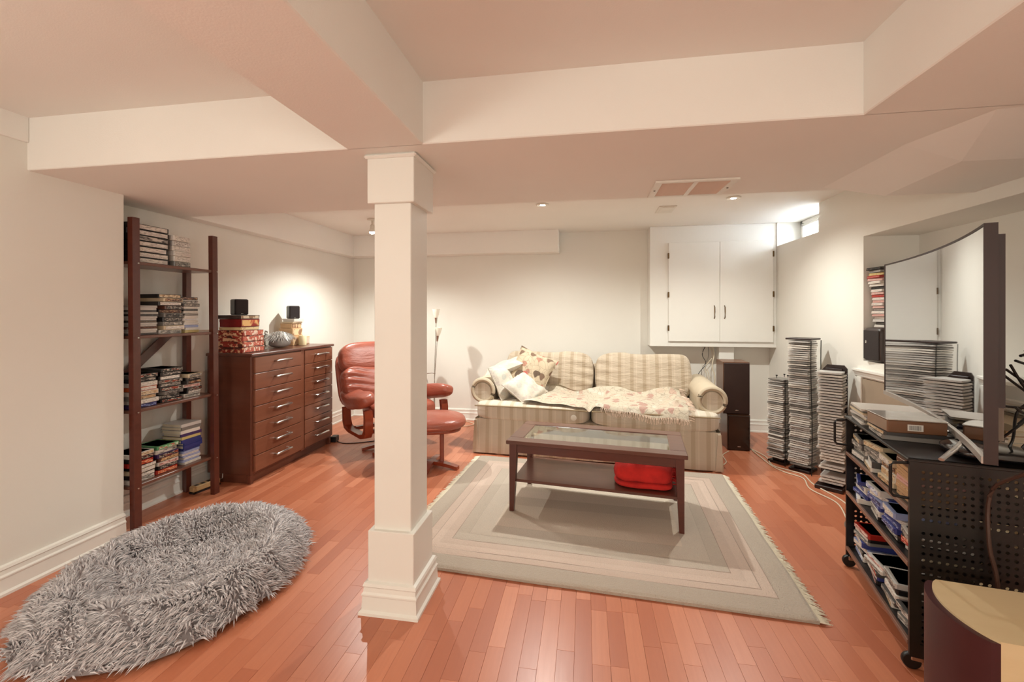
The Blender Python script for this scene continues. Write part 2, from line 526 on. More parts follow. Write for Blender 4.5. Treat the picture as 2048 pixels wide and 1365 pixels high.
# built-in double-door wall cabinet
M_CAB = paint('cabinet_paint_white', (240, 237, 230), .45, .02)
M_HINGE = mat('brass_hinge', (112, 92, 66), .35, metal=1)
CY = 4.95
c = thing('wall_cabinet', 'white two-door cupboard hung on the far wall above the stacked speakers', 'cabinet', (1.33, CY, .934))
CX0, CX1 = .699-1.33, XR-1.33
MB().box(CX0, CX1, 0, YF-CY, 0, ZC-.934, c=.003).build('body', M_CAB, c)
for (x0, x1, s) in ((.889, 1.409, -1), (1.411, 1.934, 1)):
    d = MB().box(x0-1.33, x1-1.33, -.020, -.001, .056, 1.122, c=.003).build('door', M_CAB, c)
    hxx = (x1-.055 if s < 0 else x0+.045)-1.33
    MB().tube([(hxx, -.020, .305), (hxx, -.038, .318), (hxx, -.042, .37), (hxx, -.038, .425), (hxx, -.020, .44)], .0055, 8).build('handle', M_HINGE, d, True)
    xe = (x0 if s < 0 else x1)-1.33
    for zz in (.20, .56, .98):
        MB().box(xe-.008, xe+.008, -.026, -.006, zz-.03, zz+.03, c=.003).build('hinge', M_HINGE, d)
b = thing('cable_cover', 'plain white cable cover box under the wall cabinet', 'cable cover', (1.50, 5.06, .77))
MB().box(-.075, .075, -.05, .074, 0, .163, c=.003).build('box', M_CAB, b)
MB().lathe([(.006, 0), (.005, .004), (.001, .005)], 10, M=Matrix.Translation((.015, -.05, .012)) @ Matrix.Rotation(PI/2, 4, 'X')).build('screw', M_CHROME, b)

# ------------------------------------------------------------------ sofa
def stripe_mat(name, c1, c2, period, bumps=.25):
    t = NT(name)
    o = t.obj()
    sx = t.n('SeparateXYZ'); t.l(o, sx.inputs[0])
    w = t.math('FRACT', t.math('DIVIDE', t.math('ADD', sx.outputs[0], 5.0), period))
    col = t.ramp(w, [(0, c1), (.34, c1), (.37, c2), (.62, c2), (.65, c1), (.80, c1), (.815, tuple(min(255, c_+8) for c_ in c1)), (.90, tuple(min(255, c_+8) for c_ in c1)), (.915, c1)])
    st = t.noise(o, 2.6, 3)
    col = t.mix(t.ramp(st, [(.52, (0, 0, 0)), (.75, (80, 80, 80))]), col, lin((196, 160, 116)))
    t.color(col)
    t.set(Roughness=.85)
    t.b.inputs['Sheen Weight'].default_value = .2
    wr = t.noise(t.scale(o, (1.2, 1.2, 5)), 3.5, 5, .6)
    t.bump(wr, bumps, .03)
    return t.m
M_SOFA = stripe_mat('striped_sofa_fabric', (212, 200, 182), (196, 181, 158), .118)
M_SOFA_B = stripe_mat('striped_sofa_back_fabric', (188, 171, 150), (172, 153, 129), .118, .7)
M_SOFA_W = mat('cream_sofa_fabric', (196, 180, 156), .85, var=.05, vscale=5, bump=.15, bscale=25)
M_PIPE = mat('sofa_piping', (150, 130, 100), .8)
sofa = thing('sofa', 'cream and beige striped two-cushion sofa with rolled arms and skirt', 'sofa', (.04, 3.865, 0), math.radians(-4.5))
W = 1.055
# skirt: panels with corner pleats
mm = MB()
def skirt(u, v_):
    # runs left side, front, right side
    L = [.86, 2*W, .86]; T = sum(L); s = u*T
    fl = .016*(1-v_)
    z = .012+v_*.31
    wob = .004*math.sin(s*23)*(1-v_)+.006*math.sin(s*7.3+1)*(1-v_)
    if s < L[0]: return (-W-fl-wob, .86-s, z)
    s -= L[0]
    if s < L[1]: return (-W+s, -fl-wob, z)
    s -= L[1]
    return (W+fl+wob, s, z)
mm.grid(skirt, 150, 6)
mm.build('skirt', M_SOFA, sofa, True)
for s in (-1, 1):
    MB().prism([(-.030, .012), (.030, .012), (.012, .31), (-.012, .31)], -.022, -.006, 'y', M=Matrix.Translation((s*W*.985, 0, 0))).build('pleat', M_SOFA, sofa)
MB().box(-W+.03, W-.03, .03, .90, .10, .33, c=.01).build('base_frame', M_SOFA, sofa)
MB().box(-W+.06, W-.06, .04, .86, .0, .05).build('plinth', mat('dark_wood_foot', (70, 32, 20), .5), sofa)
for i, (x0, x1) in enumerate(((-1.06, -.003), (.003, 1.06))):
    cx, hx = (x0+x1)/2, (x1-x0)/2
    def tf(x, y, z, s=i):
        # T-cushion: narrower behind the arm front; crowned top, sagging a little
        zz = z*(1+.22*(1-x*x)*(1-y*y)) if z > 0 else z
        out = x
        if y > -.62 and ((s == 0 and x < 0) or (s == 1 and x > 0)): out = x*(.72 if y > -.5 else .72+.28*(-.5-y)/.12)
        return (out, y, zz)
    cu = MB().soft((cx, .36, .395), (hx, .40, .082), 7, 16, tf).build('seat_cushion', M_SOFA, sofa, 60)
    MB().tube([(cx-hx*.97, -.030, .445), (cx-hx*.5, -.040, .450), (cx, -.040, .450), (cx+hx*.5, -.040, .450), (cx+hx*.97, -.030, .445)], .006, 6).build('piping', M_PIPE, cu, True)
# rolled arms
for s in (-1, 1):
    prof = [(0, .30), (.0, .52)]
    cxr, czr, rr = .085, .565, .118
    pr = [(-.03, .26), (-.03, .56)]
    for k in range(17):
        a = math.radians(172-k*(262/16))
        pr.append((cxr-.01+rr*math.cos(a), czr+rr*math.sin(a)))
    pr += [(.10, .44), (.095, .26)]
    pr = [(p[0]*s, p[1]) for p in pr]
    mm = MB(); mm.prism(pr, .10, .86, 'y')
    a = mm.build('arm', M_SOFA_W, sofa, 50)
    a.location = (s*(W-.125), 0, 0)
    # gathered front panel
    pf = []
    for k in range(28):
        an = 2*PI*k/28
        pf.append((cxr-.01+(rr*.70)*math.cos(an), czr-.012+(rr*.72)*math.sin(an)))
    pf = [(p[0]*s, p[1]) for p in pf]
    MB().prism(pf, .088, .102, 'y').build('front_panel', M_SOFA, a)
    ring_ = [(s*(cxr-.01+rr*.86*math.cos(2*PI*k/28)), .098, czr+rr*.86*math.sin(2*PI*k/28)) for k in range(-8, 22)]
    MB().tube(ring_, .021, 8).build('roll_edge', M_SOFA_W, a, True)
MB().soft((0, .84, .52), (W-.10, .085, .24), 6, 12).build('backrest', M_SOFA_B, sofa, 60)
Mb = Matrix.Translation((0, .66, .47)) @ Matrix.Rotation(math.radians(-13), 4, 'X')
for i, (x0, x1) in enumerate(((-.93, -.005), (.005, .93))):
    cx, hx = (x0+x1)/2, (x1-x0)/2
    sg = 1 if i == 0 else -1
    def bf(x, y, z, sg=sg):
        e = sg*x                       # +1 at the middle seam
        pinch = math.exp(-((1-e)/.28)**2)*.22
        top = z
        if z > .2: top = z-(.10*(1-abs(e)) if e < .3 else .03)+.06*math.exp(-((e+.92)/.15)**2)
        folds = .07*math.sin(14*z+5*x)*math.exp(-((1-e)/.5)**2)
        return (x*(1-.03*abs(z)), y*(1-pinch)+(folds if y < 0 else 0)-.10*(1-z*z)*(1 if y < 0 else 0)*(1-x*x), top)
    bc = MB().soft((cx, 0, .20), (hx, .115, .235), 5, 22, bf, M=Mb).build('back_cushion', M_SOFA_B, sofa, 70)
MB().lathe([(.026, 0), (.026, .003), (.012, .004), (.001, .004)], 16, M=Matrix.Translation((-.135, -.042, .385)) @ Matrix.Rotation(PI/2, 4, 'X')).build('care_tag', M_METAL_W, sofa)

def pattern_mat(name, base, cols, scale, line=(90, 80, 70), linew=.06, bumps=.2):
    """printed cloth: voronoi blobs of several colours with dark outlines"""
    t = NT(name)
    o = t.obj()
    warp = t.n('VectorMath', operation='ADD'); t.l(o, warp.inputs[0])
    nz = t.n('TexNoise', inp={'Scale': scale*.6, 'Detail': 2}); t.l(o, nz.inputs['Vector'])
    sc = t.n('VectorMath', operation='SCALE', inp={3: .12}); t.l(nz.outputs[1], sc.inputs[0]); t.l(sc.outputs[0], warp.inputs[1])
    vo = t.n('TexVoronoi', inp={'Scale': scale}); t.l(warp.outputs[0], vo.inputs['Vector'])
    sep = t.n('SeparateColor'); t.l(vo.outputs['Color'], sep.inputs[0])
    stops = [(0, base)]
    for k, cc in enumerate(cols): stops.append((.16+.8*k/len(cols), cc))
    blob = t.ramp(sep.outputs[0], stops, 'CONSTANT')
    near = t.ramp(vo.outputs['Distance'], [(.44, (255, 255, 255)), (.52, (0, 0, 0))])
    col = t.mix(near, lin(base), blob)
    ve = t.n('TexVoronoi', feature='DISTANCE_TO_EDGE', inp={'Scale': scale*1.4}); t.l(warp.outputs[0], ve.inputs['Vector'])
    ed = t.ramp(ve.outputs['Distance'], [(linew*.5, (170, 170, 170)), (linew, (0, 0, 0))])
    t.color(t.mix(ed, col, lin(line)))
    t.set(Roughness=.9)
    t.bump(t.noise(o, 14, 5, .6), bumps, .02)
    return t.m
M_FLORAL = pattern_mat('floral_pillow_print', (194, 176, 150), [(186, 104, 94), (122, 96, 78), (178, 130, 110), (98, 80, 66), (200, 184, 158)], 13, (118, 96, 78), .05)
M_TAPESTRY = pattern_mat('tapestry_throw_print', (196, 184, 164), [(190, 162, 144), (202, 186, 164), (178, 142, 128), (208, 198, 182), (198, 178, 158)], 13, (118, 98, 86), .04, .7)
M_PALE = pattern_mat('pale_quilt_print', (212, 204, 190), [(194, 192, 182), (210, 198, 182), (202, 190, 180)], 20, (180, 168, 150), .03)
def cushion(name, label, M, hx, hy, hz, material, group=None):
    """square pillow with pinched corners, piped seam"""
    o = thing(name, label, 'pillow', group=group)
    def pf(sgn):
        def f(u, v_):
            x, y = u*2-1, v_*2-1
            k = max(0, (1-x**4)*(1-y**4))**.55
            px_ = x*(1-.09*(1-y*y)); py_ = y*(1-.09*(1-x*x))
            return (px_*hx, py_*hy, sgn*hz*k*(1+.12*math.sin(7*x+3*y)))
        return f
    mm = MB(); mm.grid(pf(1), 20, 20); mm.grid(pf(-1), 20, 20, flip=True)
    b = mm.build('cover', material, o, 80)
    seam = []
    for k in range(80):
        q = k/80*4; e, w = int(q), q-int(q)
        x, y = [(-1+2*w, -1), (1, -1+2*w), (1-2*w, 1), (-1, 1-2*w)][e]
        seam.append((x*(1-.09*(1-y*y))*hx, y*(1-.09*(1-x*x))*hy, 0))
    seam.append(seam[0])
    MB().tube(seam, .0045, 6).build('seam_piping', material, o, True)
    o.matrix_world = M
    return o
SM = Matrix.Translation((.04, 3.865, 0)) @ Matrix.Rotation(math.radians(-4.5), 4, 'Z')
def E3(x, y, z): return Euler((math.radians(x), math.radians(y), math.radians(z)), 'XYZ').to_matrix().to_4x4()
cushion('throw_pillow', 'pink and brown floral pillow leaning on the sofa back', SM @ Matrix.Translation((-.60, .40, .72)) @ E3(63, 0, 8) @ E3(0, 0, -24), .205, .205, .07, M_FLORAL)
cushion('throw_pillow', 'pale pillow draped over the left sofa arm', SM @ Matrix.Translation((-.90, .45, .735)) @ E3(4, -22, 10), .22, .19, .055, M_PALE)
cushion('throw_pillow', 'white pillow standing between the left arm and floral pillow', SM @ Matrix.Translation((-.815, .27, .62)) @ E3(0, 62, -20), .17, .20, .055, M_PALE)
cushion('throw_pillow', 'white pillow slumped under the floral pillow on the seat', SM @ Matrix.Translation((-.62, .21, .580)) @ E3(20, 38, -8), .16, .19, .055, M_PALE)
# throw blanket spread over the seat
mm = MB()
def throw(u, v_):
    x = -.60+u*1.40; y = -.005+v_*.60
    crown = .482+.018*(1-(((x-.53) if x > 0 else (x+.53))/.53)**2)*max(0, 1-((y-.36)/.40)**2)
    z = crown+.012
    z += .010*math.sin(9*x+6*y)*math.sin(7*y+2)+.007*math.sin(21*x-8*y)
    z += .055*math.exp(-((v_-.93)/.07)**2)*(1+.4*math.sin(11*x))                # bunched at the back
    z += .035*math.exp(-((u-.94)/.05)**2)*(1+.5*math.sin(20*y))*(v_ > .2)
    z -= .05*math.exp(-((x-.0)/.03)**2)*max(0, 1-v_*2.2)                        # sinks between cushions
    z += .012*math.exp(-((x+.0)/.10)**2)*max(0, 1-v_*2)
    yy = y-.06*u*(1-v_)+.03*math.sin(5*x)*(v_ > .9)
    if yy < -.02: z -= (-.02-yy)*1.6
    return (x+.02*math.sin(6*y), yy, max(z, .40))
mm.grid(throw, 90, 40)
tb = thing('throw_blanket', 'cream and pink woven tapestry throw spread across the sofa seat', 'blanket')
tb.matrix_world = SM
mm.build('cloth', M_TAPESTRY, tb, 80)
mm = MB()
for k in range(120):
    u = .50+.5*k/119
    p = Vector(throw(u, 0)); L = .035+.02*RND.random()
    mm.tube([p, p+Vector((RND.uniform(-.008, .008), -.012, -.012)), p+Vector((RND.uniform(-.012, .012), -.018, -L))], .0016, 4, cap=False)
for k in range(60):
    p = Vector(throw(1, k/59)); L = .04+.02*RND.random()
    mm.tube([p, p+Vector((.02, RND.uniform(-.01, .01), .0)), p+Vector((L, RND.uniform(-.02, .02), -.012))], .0018, 4, cap=False)
tag(mm.build('fringe', mat('throw_fringe', (222, 196, 176), .9), tb), kind='stuff')

# ------------------------------------------------------------------ rug
t = NT('sculpted_rug_wool')
o = t.obj()
sx = t.n('SeparateXYZ'); t.l(o, sx.inputs[0])
ax_, ay_ = t.math('ABSOLUTE', sx.outputs[0]), t.math('ABSOLUTE', sx.outputs[1])
RX, RY = 1.0, .845
d = t.math('MINIMUM', t.math('SUBTRACT', RX, ax_), t.math('SUBTRACT', RY, ay_))
G1, G2, P1, P2, C1, C2, LN = (190, 176, 160), (202, 188, 172), (218, 194, 178), (226, 202, 186), (220, 204, 184), (210, 196, 180), (164, 142, 126)
R_ = [(0, G1), (.11, LN), (.114, P1), (.165, LN), (.168, P2), (.215, LN), (.218, P1), (.27, LN), (.274, G2), (.345, G1), (.35, C2), (.47, C1)]
col = t.ramp(d, R_, 'CONSTANT')
band = t.ramp(t.math('FRACT', t.math('MULTIPLY', t.math('ADD', sx.outputs[1], 2), 2.3)), [(0, C1), (.45, (206, 188, 168)), (.75, (226, 208, 190))], 'CONSTANT')
col = t.mix(t.math('GREATER_THAN', d, .47), col, band)
n1 = t.noise(o, 3.2, 3); n2 = t.noise(o, 140, 3)
col = t.mix(t.math('MULTIPLY', n1, .28), col, lin((172, 156, 144)))
col = t.mix(t.math('MULTIPLY', n2, .30), col, lin((140, 124, 112)))
t.color(col); t.set(Roughness=.95)
t.b.inputs['Sheen Weight'].default_value = .25
t.b.inputs['Specular IOR Level'].default_value = .1
t.bump(n2, .8, .006)
M_RUG = t.m
rug = thing('area_rug', 'beige and grey sculpted wool area rug with bordered rectangles and fringed ends', 'rug', (.018, 2.908, 0), math.radians(-3.6))
mm = MB()
def rugf(u, v_):
    x, y = (u*2-1)*RX, (v_*2-1)*RY
    e = min(RX-abs(x), RY-abs(y))
    z = .022 if e > .008 else .015
    for g in (.112, .1665, .2165, .272, .3475):
        if abs(e-g) < .005: z -= .003
    return (x+.004*math.sin(9*y), y+.005*math.sin(6*x), z+.0015*math.sin(3*x+5*y))
us = sorted(set([0, .004, 1, .996]+[i/70 for i in range(71)]))
mm.grid(rugf, 220, 180)
base = len(mm.v)
mm.box(-RX, RX, -RY, RY, .002, .016)
mm.build('pile', M_RUG, rug, 60)
mm = MB()
for s in (-1, 1):
    y = -RY
    while y < RY:
        L = RND.uniform(.03, .055)
        p = Vector((s*RX, y, .012))
        mm.tube([p, p+Vector((s*L*.5, RND.uniform(-.006, .006), -.002)), p+Vector((s*L, RND.uniform(-.014, .014), -.0075))], [.0035, .003, .0015], 4, cap=False)
        y += .0052
tag(mm.build('fringe', mat('rug_fringe_white', (236, 228, 208), .95), rug), kind='stuff')

# ------------------------------------------------------------------ coffee table
def wood(name, c1, c2, rough=.3, sc=(3, 40, 40), coat=.3):
    t = NT(name)
    g = t.noise(t.scale(t.obj(), sc), 1, 5, .6)
    t.color(t.mix(g, lin(c1), lin(c2)))
    t.set(Roughness=rough)
    t.b.inputs['Coat Weight'].default_value = coat
    t.b.inputs['Coat Roughness'].default_value = .15
    return t.m
M_ESP = wood('dark_cherry_wood', (74, 30, 20), (98, 46, 32), .32)
M_ESP2 = wood('dark_walnut_stain', (82, 44, 33), (108, 64, 50), .35)
M_GREENGLASS = NT('table_glass'); M_GREENGLASS.set(Roughness=.03, IOR=1.45)
M_GREENGLASS.b.inputs['Transmission Weight'].default_value = 1; M_GREENGLASS.color((.86, .93, .88, 1)); M_GREENGLASS = M_GREENGLASS.m
ct = thing('coffee_table', 'dark cherry coffee table with inset glass top and lower shelf on the rug', 'table', (.072, 2.955, .023), math.radians(-7.0))
TX, TY, TH = .545, .265, .457
mm = MB()
fr = .092
for (x0, x1, y0, y1) in ((-TX, TX, -TY, -TY+fr), (-TX, TX, TY-fr, TY), (-TX, -TX+fr, -TY+fr, TY-fr), (TX-fr, TX, -TY+fr, TY-fr)):
    mm.box(x0, x1, y0, y1, TH-.024, TH, c=.003)
mm.build('top_frame', M_ESP2, ct)
MB().box(-TX+fr-.004, TX-fr+.004, -TY+fr-.004, TY-fr+.004, TH-.010, TH-.003).build('glass_panel', M_GREENGLASS, ct)
lm = None
for sx_ in (-1, 1):
    for sy_ in (-1, 1):
        x, y = sx_*(TX-.042), sy_*(TY-.042)
        mm = MB()
        vs = []
        for (z, w) in ((0, .014), (.22, .020), (TH-.024, .024)):
            ox, oy = sx_*(.024-w), sy_*(.024-w)
            vs += [(x+ox-w, y+oy-w, z), (x+ox+w, y+oy-w, z), (x+ox+w, y+oy+w, z), (x+ox-w, y+oy+w, z)]
        fs = [(0, 1, 2, 3), (8, 9, 10, 11)]
        for k in (0, 4):
            for i in range(4): fs.append((k+i, k+(i+1) % 4, k+4+(i+1) % 4, k+4+i))
        mm.add(vs, fs).build('leg', M_ESP, ct)
for sy_ in (-1, 1):
    y = sy_*(TY-.036)
    MB().box(-TX+.06, TX-.06, y-.009, y+.009, TH-.082, TH-.024, c=.002).build('apron', M_ESP, ct)
for sx_ in (-1, 1):
    x = sx_*(TX-.036)
    MB().box(x-.009, x+.009, -TY+.06, TY-.06, TH-.082, TH-.024, c=.002).build('apron', M_ESP, ct)
MB().box(-TX+.035, TX-.035, -TY+.035, TY-.035, .185, .203, c=.003).build('shelf', M_ESP2, ct)
# folded red blanket on the shelf
TM = Matrix.Translation((.072, 2.955, .023)) @ Matrix.Rotation(math.radians(-7.0), 4, 'Z')
M_RED = mat('red_plush', (200, 40, 34), .95, var=.2, vscale=16, bump=1.0, bscale=38)
bl = thing('folded_blanket', 'bright red plush blanket folded on the coffee table shelf', 'blanket')
bl.matrix_world = TM @ Matrix.Translation((.30, -.04, .203))
def fold(seed, droop):
    def f(x, y, z):
        return (x*(1-.04*abs(z))+.02*math.sin(5*y+seed), y+.03*math.sin(4*x+seed), z+.10*math.sin(3.1*x+seed)*(z > 0)-.12*abs(x)**3*(z > 0)+.04*math.sin(9*x+seed*2))
    return f
for k, (z, h, w) in enumerate(((.020, .020, .98), (.092, .062, 1.0))):
    MB().soft((.0, 0, z), (.178*w, .150*w, h), 4.5, 16, fold(k*1.7, 0)).build('fold', M_RED, bl, 80)
mm = MB()
for k in range(70):
    y = RND.uniform(-.14, .12); z = RND.uniform(.03, .14)
    p = Vector((.168, y, z))
    mm.tube([p, p+Vector((.02, RND.uniform(-.01, .01), .0)), p+Vector((.036, RND.uniform(-.015, .015), -RND.uniform(.01, .05)))], .0025, 4, cap=False)
tag(mm.build('fringe', mat('red_fringe', (170, 26, 20), .9), bl), kind='stuff')

# ------------------------------------------------------------------ leather recliner, footstool
t = NT('oxblood_leather')
o = t.obj()
t.color(t.mix(t.noise(o, 6, 4), lin((142, 70, 54)), lin((172, 94, 74))))
t.set(Roughness=.36)
t.b.inputs['Coat Weight'].default_value = .2; t.b.inputs['Coat Roughness'].default_value = .25
hh = t.math('ADD', t.math('MULTIPLY', t.noise(t.scale(o, (2, 2, 7)), 2.5, 4, .6), 1.0), t.math('MULTIPLY', t.noise(o, 220, 2), .04))
t.bump(hh, .35, .03)
M_LEATHER = t.m
M_CHERRY = wood('red_cherry_wood', (120, 44, 24), (150, 66, 38), .28, (4, 30, 30), .5)
M_WELT = mat('leather_welt', (178, 106, 84), .4)
ch = thing('recliner', 'reddish brown leather recliner chair with wooden arm frames behind the column', 'chair', (-1.83, 4.0, 0), math.radians(50))
# local: faces -Y
Mbk = Matrix.Translation((0, .20, .43)) @ Matrix.Rotation(math.radians(-20), 4, 'X')
def wrap(x, y, z): return (x, y-.55*abs(x)**2.4, z)
def headf(x, y, z):
    return (x*(1-.10*max(0, z)**2), y-.40*abs(x)**2.4, z)
def lumb(x, y, z):
    f = .10*math.sin(16*z+4*x)*abs(x)**1.5
    return (x*(1.0+.02*z), y-.55*abs(x)**2.2+(f if y < 0 else 0), z+.16*math.sin(2.2*x*x))
MB().soft((0, 0, .44), (.42, .105, .155), 4.2, 18, headf, M=Mbk).build('head_cushion', M_LEATHER, ch, 80)
MB().soft((0, 0, .155), (.425, .115, .175), 4.2, 22, lumb, M=Mbk).build('back_cushion', M_LEATHER, ch, 80)
MB().soft((0, .13, .26), (.415, .035, .30), 5, 12, wrap, M=Mbk).build('back_shell', M_LEATHER, ch, 80)
MB().soft((0, -.10, .40), (.29, .30, .075), 4, 16, lambda x, y, z: (x, y, z+.12*(1-x*x)*(z > 0)-.10*(y > .3))).build('seat_cushion', M_LEATHER, ch, 80)
for s in (-1, 1):
    am = Matrix.Translation((s*.36, -.03, .50)) @ E3(-10, s*18, s*4)
    a = MB().soft((0, 0, 0), (.090, .35, .068), 3.2, 16, lambda x, y, z: (x*(1+.2*(y > 0)*y), y, z*(1+.6*max(0, y))+.9*max(0, y)**2), M=am).build('arm_pad', M_LEATHER, ch, 80)
    pts = [am @ Vector((.084*s*math.cos(k/16*PI-PI/2)*1.0, -.325*math.sin(k/16*PI-PI/2)*1.0, -.035)) for k in range(17)]
    MB().tube(pts, .005, 6).build('welt', M_WELT, a, True)
    # bent-wood arm frame: a wide U-shaped band
    prof = [(-.30, .45), (-.315, .38), (-.31, .26), (-.28, .21), (-.20, .19), (.10, .19), (.20, .21), (.24, .27), (.25, .40)]
    inn = [(-.262, .45), (-.275, .38), (-.268, .275), (-.24, .238), (-.18, .222), (.09, .222), (.17, .24), (.20, .285), (.212, .40)]
    mm = MB()
    n = len(prof)
    x0, x1 = s*.345, s*.415
    vs = [(x0, p[0], p[1]) for p in prof]+[(x0, p[0], p[1]) for p in inn]+[(x1, p[0], p[1]) for p in prof]+[(x1, p[0], p[1]) for p in inn]
    fs = []
    for i in range(n-1):
        fs += [(i, i+1, n+i+1, n+i), (2*n+i, 3*n+i, 3*n+i+1, 2*n+i+1), (i, 2*n+i, 2*n+i+1, i+1), (n+i, n+i+1, 3*n+i+1, 3*n+i)]
    fs += [(0, n, 3*n, 2*n), (n-1, 2*n-1, 4*n-1, 3*n-1)]
    mm.add(vs, fs).build('arm_frame', M_CHERRY, ch, 40)
MB().box(-.35, .35, -.16, -.10, .205, .235, c=.006).build('cross_bar', M_CHERRY, ch)
MB().box(-.35, .35, .06, .12, .205, .235, c=.006).build('cross_bar', M_CHERRY, ch)
MB().lathe([(.05, .035), (.05, .06), (.032, .08), (.032, .20), (.09, .205), (.09, .23)], 20).build('swivel_column', M_BLACK, ch, True)
def foot_bar(ang, L, parent, z=.0, r=.026, arch=.028):
    c_, s_ = math.cos(ang), math.sin(ang)
    mm = MB()
    path = [(k/8*L, .028+arch*(1-(k/8)**2)) for k in range(9)]
    vs, fs = [], []
    for (d, zz) in path:
        for (w, h) in ((-r, -.014), (r, -.014), (r, .014), (-r, .014)):
            vs.append((c_*d-s_*w, s_*d+c_*w, z+zz-.028+h+.014))
    for i in range(8):
        for k in range(4): fs.append((i*4+k, i*4+(k+1) % 4, i*4+4+(k+1) % 4, i*4+4+k))
    fs += [(0, 1, 2, 3), (32, 33, 34, 35)]
    return mm.add(vs, fs).build('base_foot', M_CHERRY, parent)
for a in (-150, -100, -30, 35, 100, 165): foot_bar(math.radians(a), .30, ch)

fs_ = thing('footstool', 'oval reddish leather footstool on a wooden pedestal beside the recliner', 'footstool', (-1.275, 3.52, 0), math.radians(18))
MB().soft((0, 0, .385), (.285, .225, .062), 2.7, 18, lambda x, y, z: (x, y, z+.25*(1-x*x)*(1-y*y)*(z > 0))).build('cushion', M_LEATHER, fs_, 80)
MB().tube([(.284*math.cos(k/40*2*PI)*(1 if True else 1), .224*math.sin(k/40*2*PI), .372) for k in range(41)], .006, 6).build('welt', M_WELT, fs_, True)
MB().soft((0, 0, .335), (.245, .185, .028), 3.5, 10).build('underside', M_CHERRY, fs_, 60)
MB().box(-.13, .13, -.022, .022, .285, .315, c=.006).build('crossbar', M_CHERRY, fs_)
for s in (-1, 1):
    MB().box(s*.085-.018, s*.085+.018, -.028, .028, .03, .30, c=.006).build('upright', M_CHERRY, fs_)
for a in (-25, 75, 155, 255): foot_bar(math.radians(a), .24, fs_)

# ------------------------------------------------------------------ three-stem floor lamp
M_SHADE = mat('frosted_lamp_glass', (246, 240, 224), .35, var=.01)
lp = thing('floor_lamp', 'slim steel floor lamp with small white glass shades near the far wall', 'lamp', (-1.66, 4.66, 0))
MB().lathe([(.125, 0), (.125, .012), (.115, .020), (.02, .026), (.015, .03)], 32).build('base', M_CHROME, lp, True)
stems = [((.010, .0), (.012, .03), 1.19, (.0, .0, 1)), ((-.012, .01), (.015, .06), .985, (.10, 0, 1)), ((.0, -.02), (-.20, .02), .975, (-.2, 0, 1))]
for (b0, b1, top, dr) in stems:
    p0, p1 = Vector((b0[0], b0[1], .02)), Vector((b1[0], b1[1], top))
    mid = p0.lerp(p1, .5)+Vector((-.012 if b1[0] > 0 else .03, 0, 0))
    pts = [p0, p0.lerp(mid, .5), mid, mid.lerp(p1, .5), p1]
    st = MB().tube(pts, .0042, 8).build('stem', M_CHROME, lp, True)
    q = Vector(dr).normalized().to_track_quat('Z', 'Y').to_matrix().to_4x4()
    Mx = Matrix.Translation(p1) @ q
    MB().lathe([(.007, -.01), (.011, .0), (.017, .05), (.020, .055)], 20, M=Mx).build('socket', M_CHROME, st, True)
    MB().lathe([(.018, .052), (.030, .085), (.040, .135), (.043, .150), (.039, .150), (.026, .09)], 24, M=Mx).build('shade', M_SHADE, st, True)
MB().tube([(-.085, .0, .62), (-.03, .008, .625), (.012, .01, .62)], .004, 8).build('spreader', M_CHROME, lp, True)

# ------------------------------------------------------------------ dresser
M_DR = wood('reddish_brown_dresser_wood', (86, 46, 33), (110, 62, 45), .30, (3, 3, 30), .35)
M_DRF = wood('brown_drawer_front', (118, 70, 50), (142, 90, 66), .32, (30, 2.2, 30), .35)
DX0, DX1, DY0, DY1, DH = -2.865, -2.485, 2.92, 3.985, .99
dr = thing('dresser', 'brown wooden dresser with two columns of seven drawers and steel handles', 'dresser', ((DX0+DX1)/2, (DY0+DY1)/2, 0))
hx, hy = (DX1-DX0)/2, (DY1-DY0)/2
MB().box(-hx, hx-.002, -hy+.004, hy-.004, .07, DH-.022, c=.003).build('carcass', M_DR, dr)
MB().box(-hx+.02, hx-.03, -hy+.02, hy-.02, 0, .07).build('plinth', M_DR, dr)
MB().box(-hx, hx+.022, -hy-.012, hy+.012, DH-.022, DH, c=.004).build('top', M_ESP2, dr)
mm = MB()
for i in range(2):
    for j in range(2): pass
for (x, y) in ((hx-.02, -hy+.02), (hx-.02, hy-.02)):
    MB().box(x-.015, x+.015, y-.015, y+.015, 0, .07, c=.003).build('foot', M_DR, dr)
HANDLE = None
cols_ = ((-hy+.030, -hy+.575), (-hy+.625, hy-.012))
MB().box(hx-.012, hx+.010, cols_[0][1]+.004, cols_[1][0]-.004, .075, DH-.024, c=.002).build('centre_stile', M_DRF, dr)
for (y0, y1) in cols_:
    zt = DH-.030
    hgt = (zt-.085)/7
    for k in range(7):
        z1 = zt-k*hgt; z0 = z1-hgt+.004
        d = MB().box(hx-.004, hx+.017, y0, y1, z0, z1, c=.003).build('drawer', M_DRF, dr)
        yc = (y0+y1)/2+.02; hw = .092; zc = (z0+z1)/2+.012
        if HANDLE is None:
            HANDLE = MB().tube([(0, -hw+.006, 0), (.028, -hw, 0), (.032, -hw+.012, .002), (.032, 0, .003), (.032, hw-.012, .002), (.028, hw, 0), (0, hw-.006, 0)], .0078, 8, flat=1.1).build('handle', M_CHROME, d, True, loc=(hx+.017, yc, zc))
        else: link_copy(HANDLE, d, (hx+.017, yc, zc))

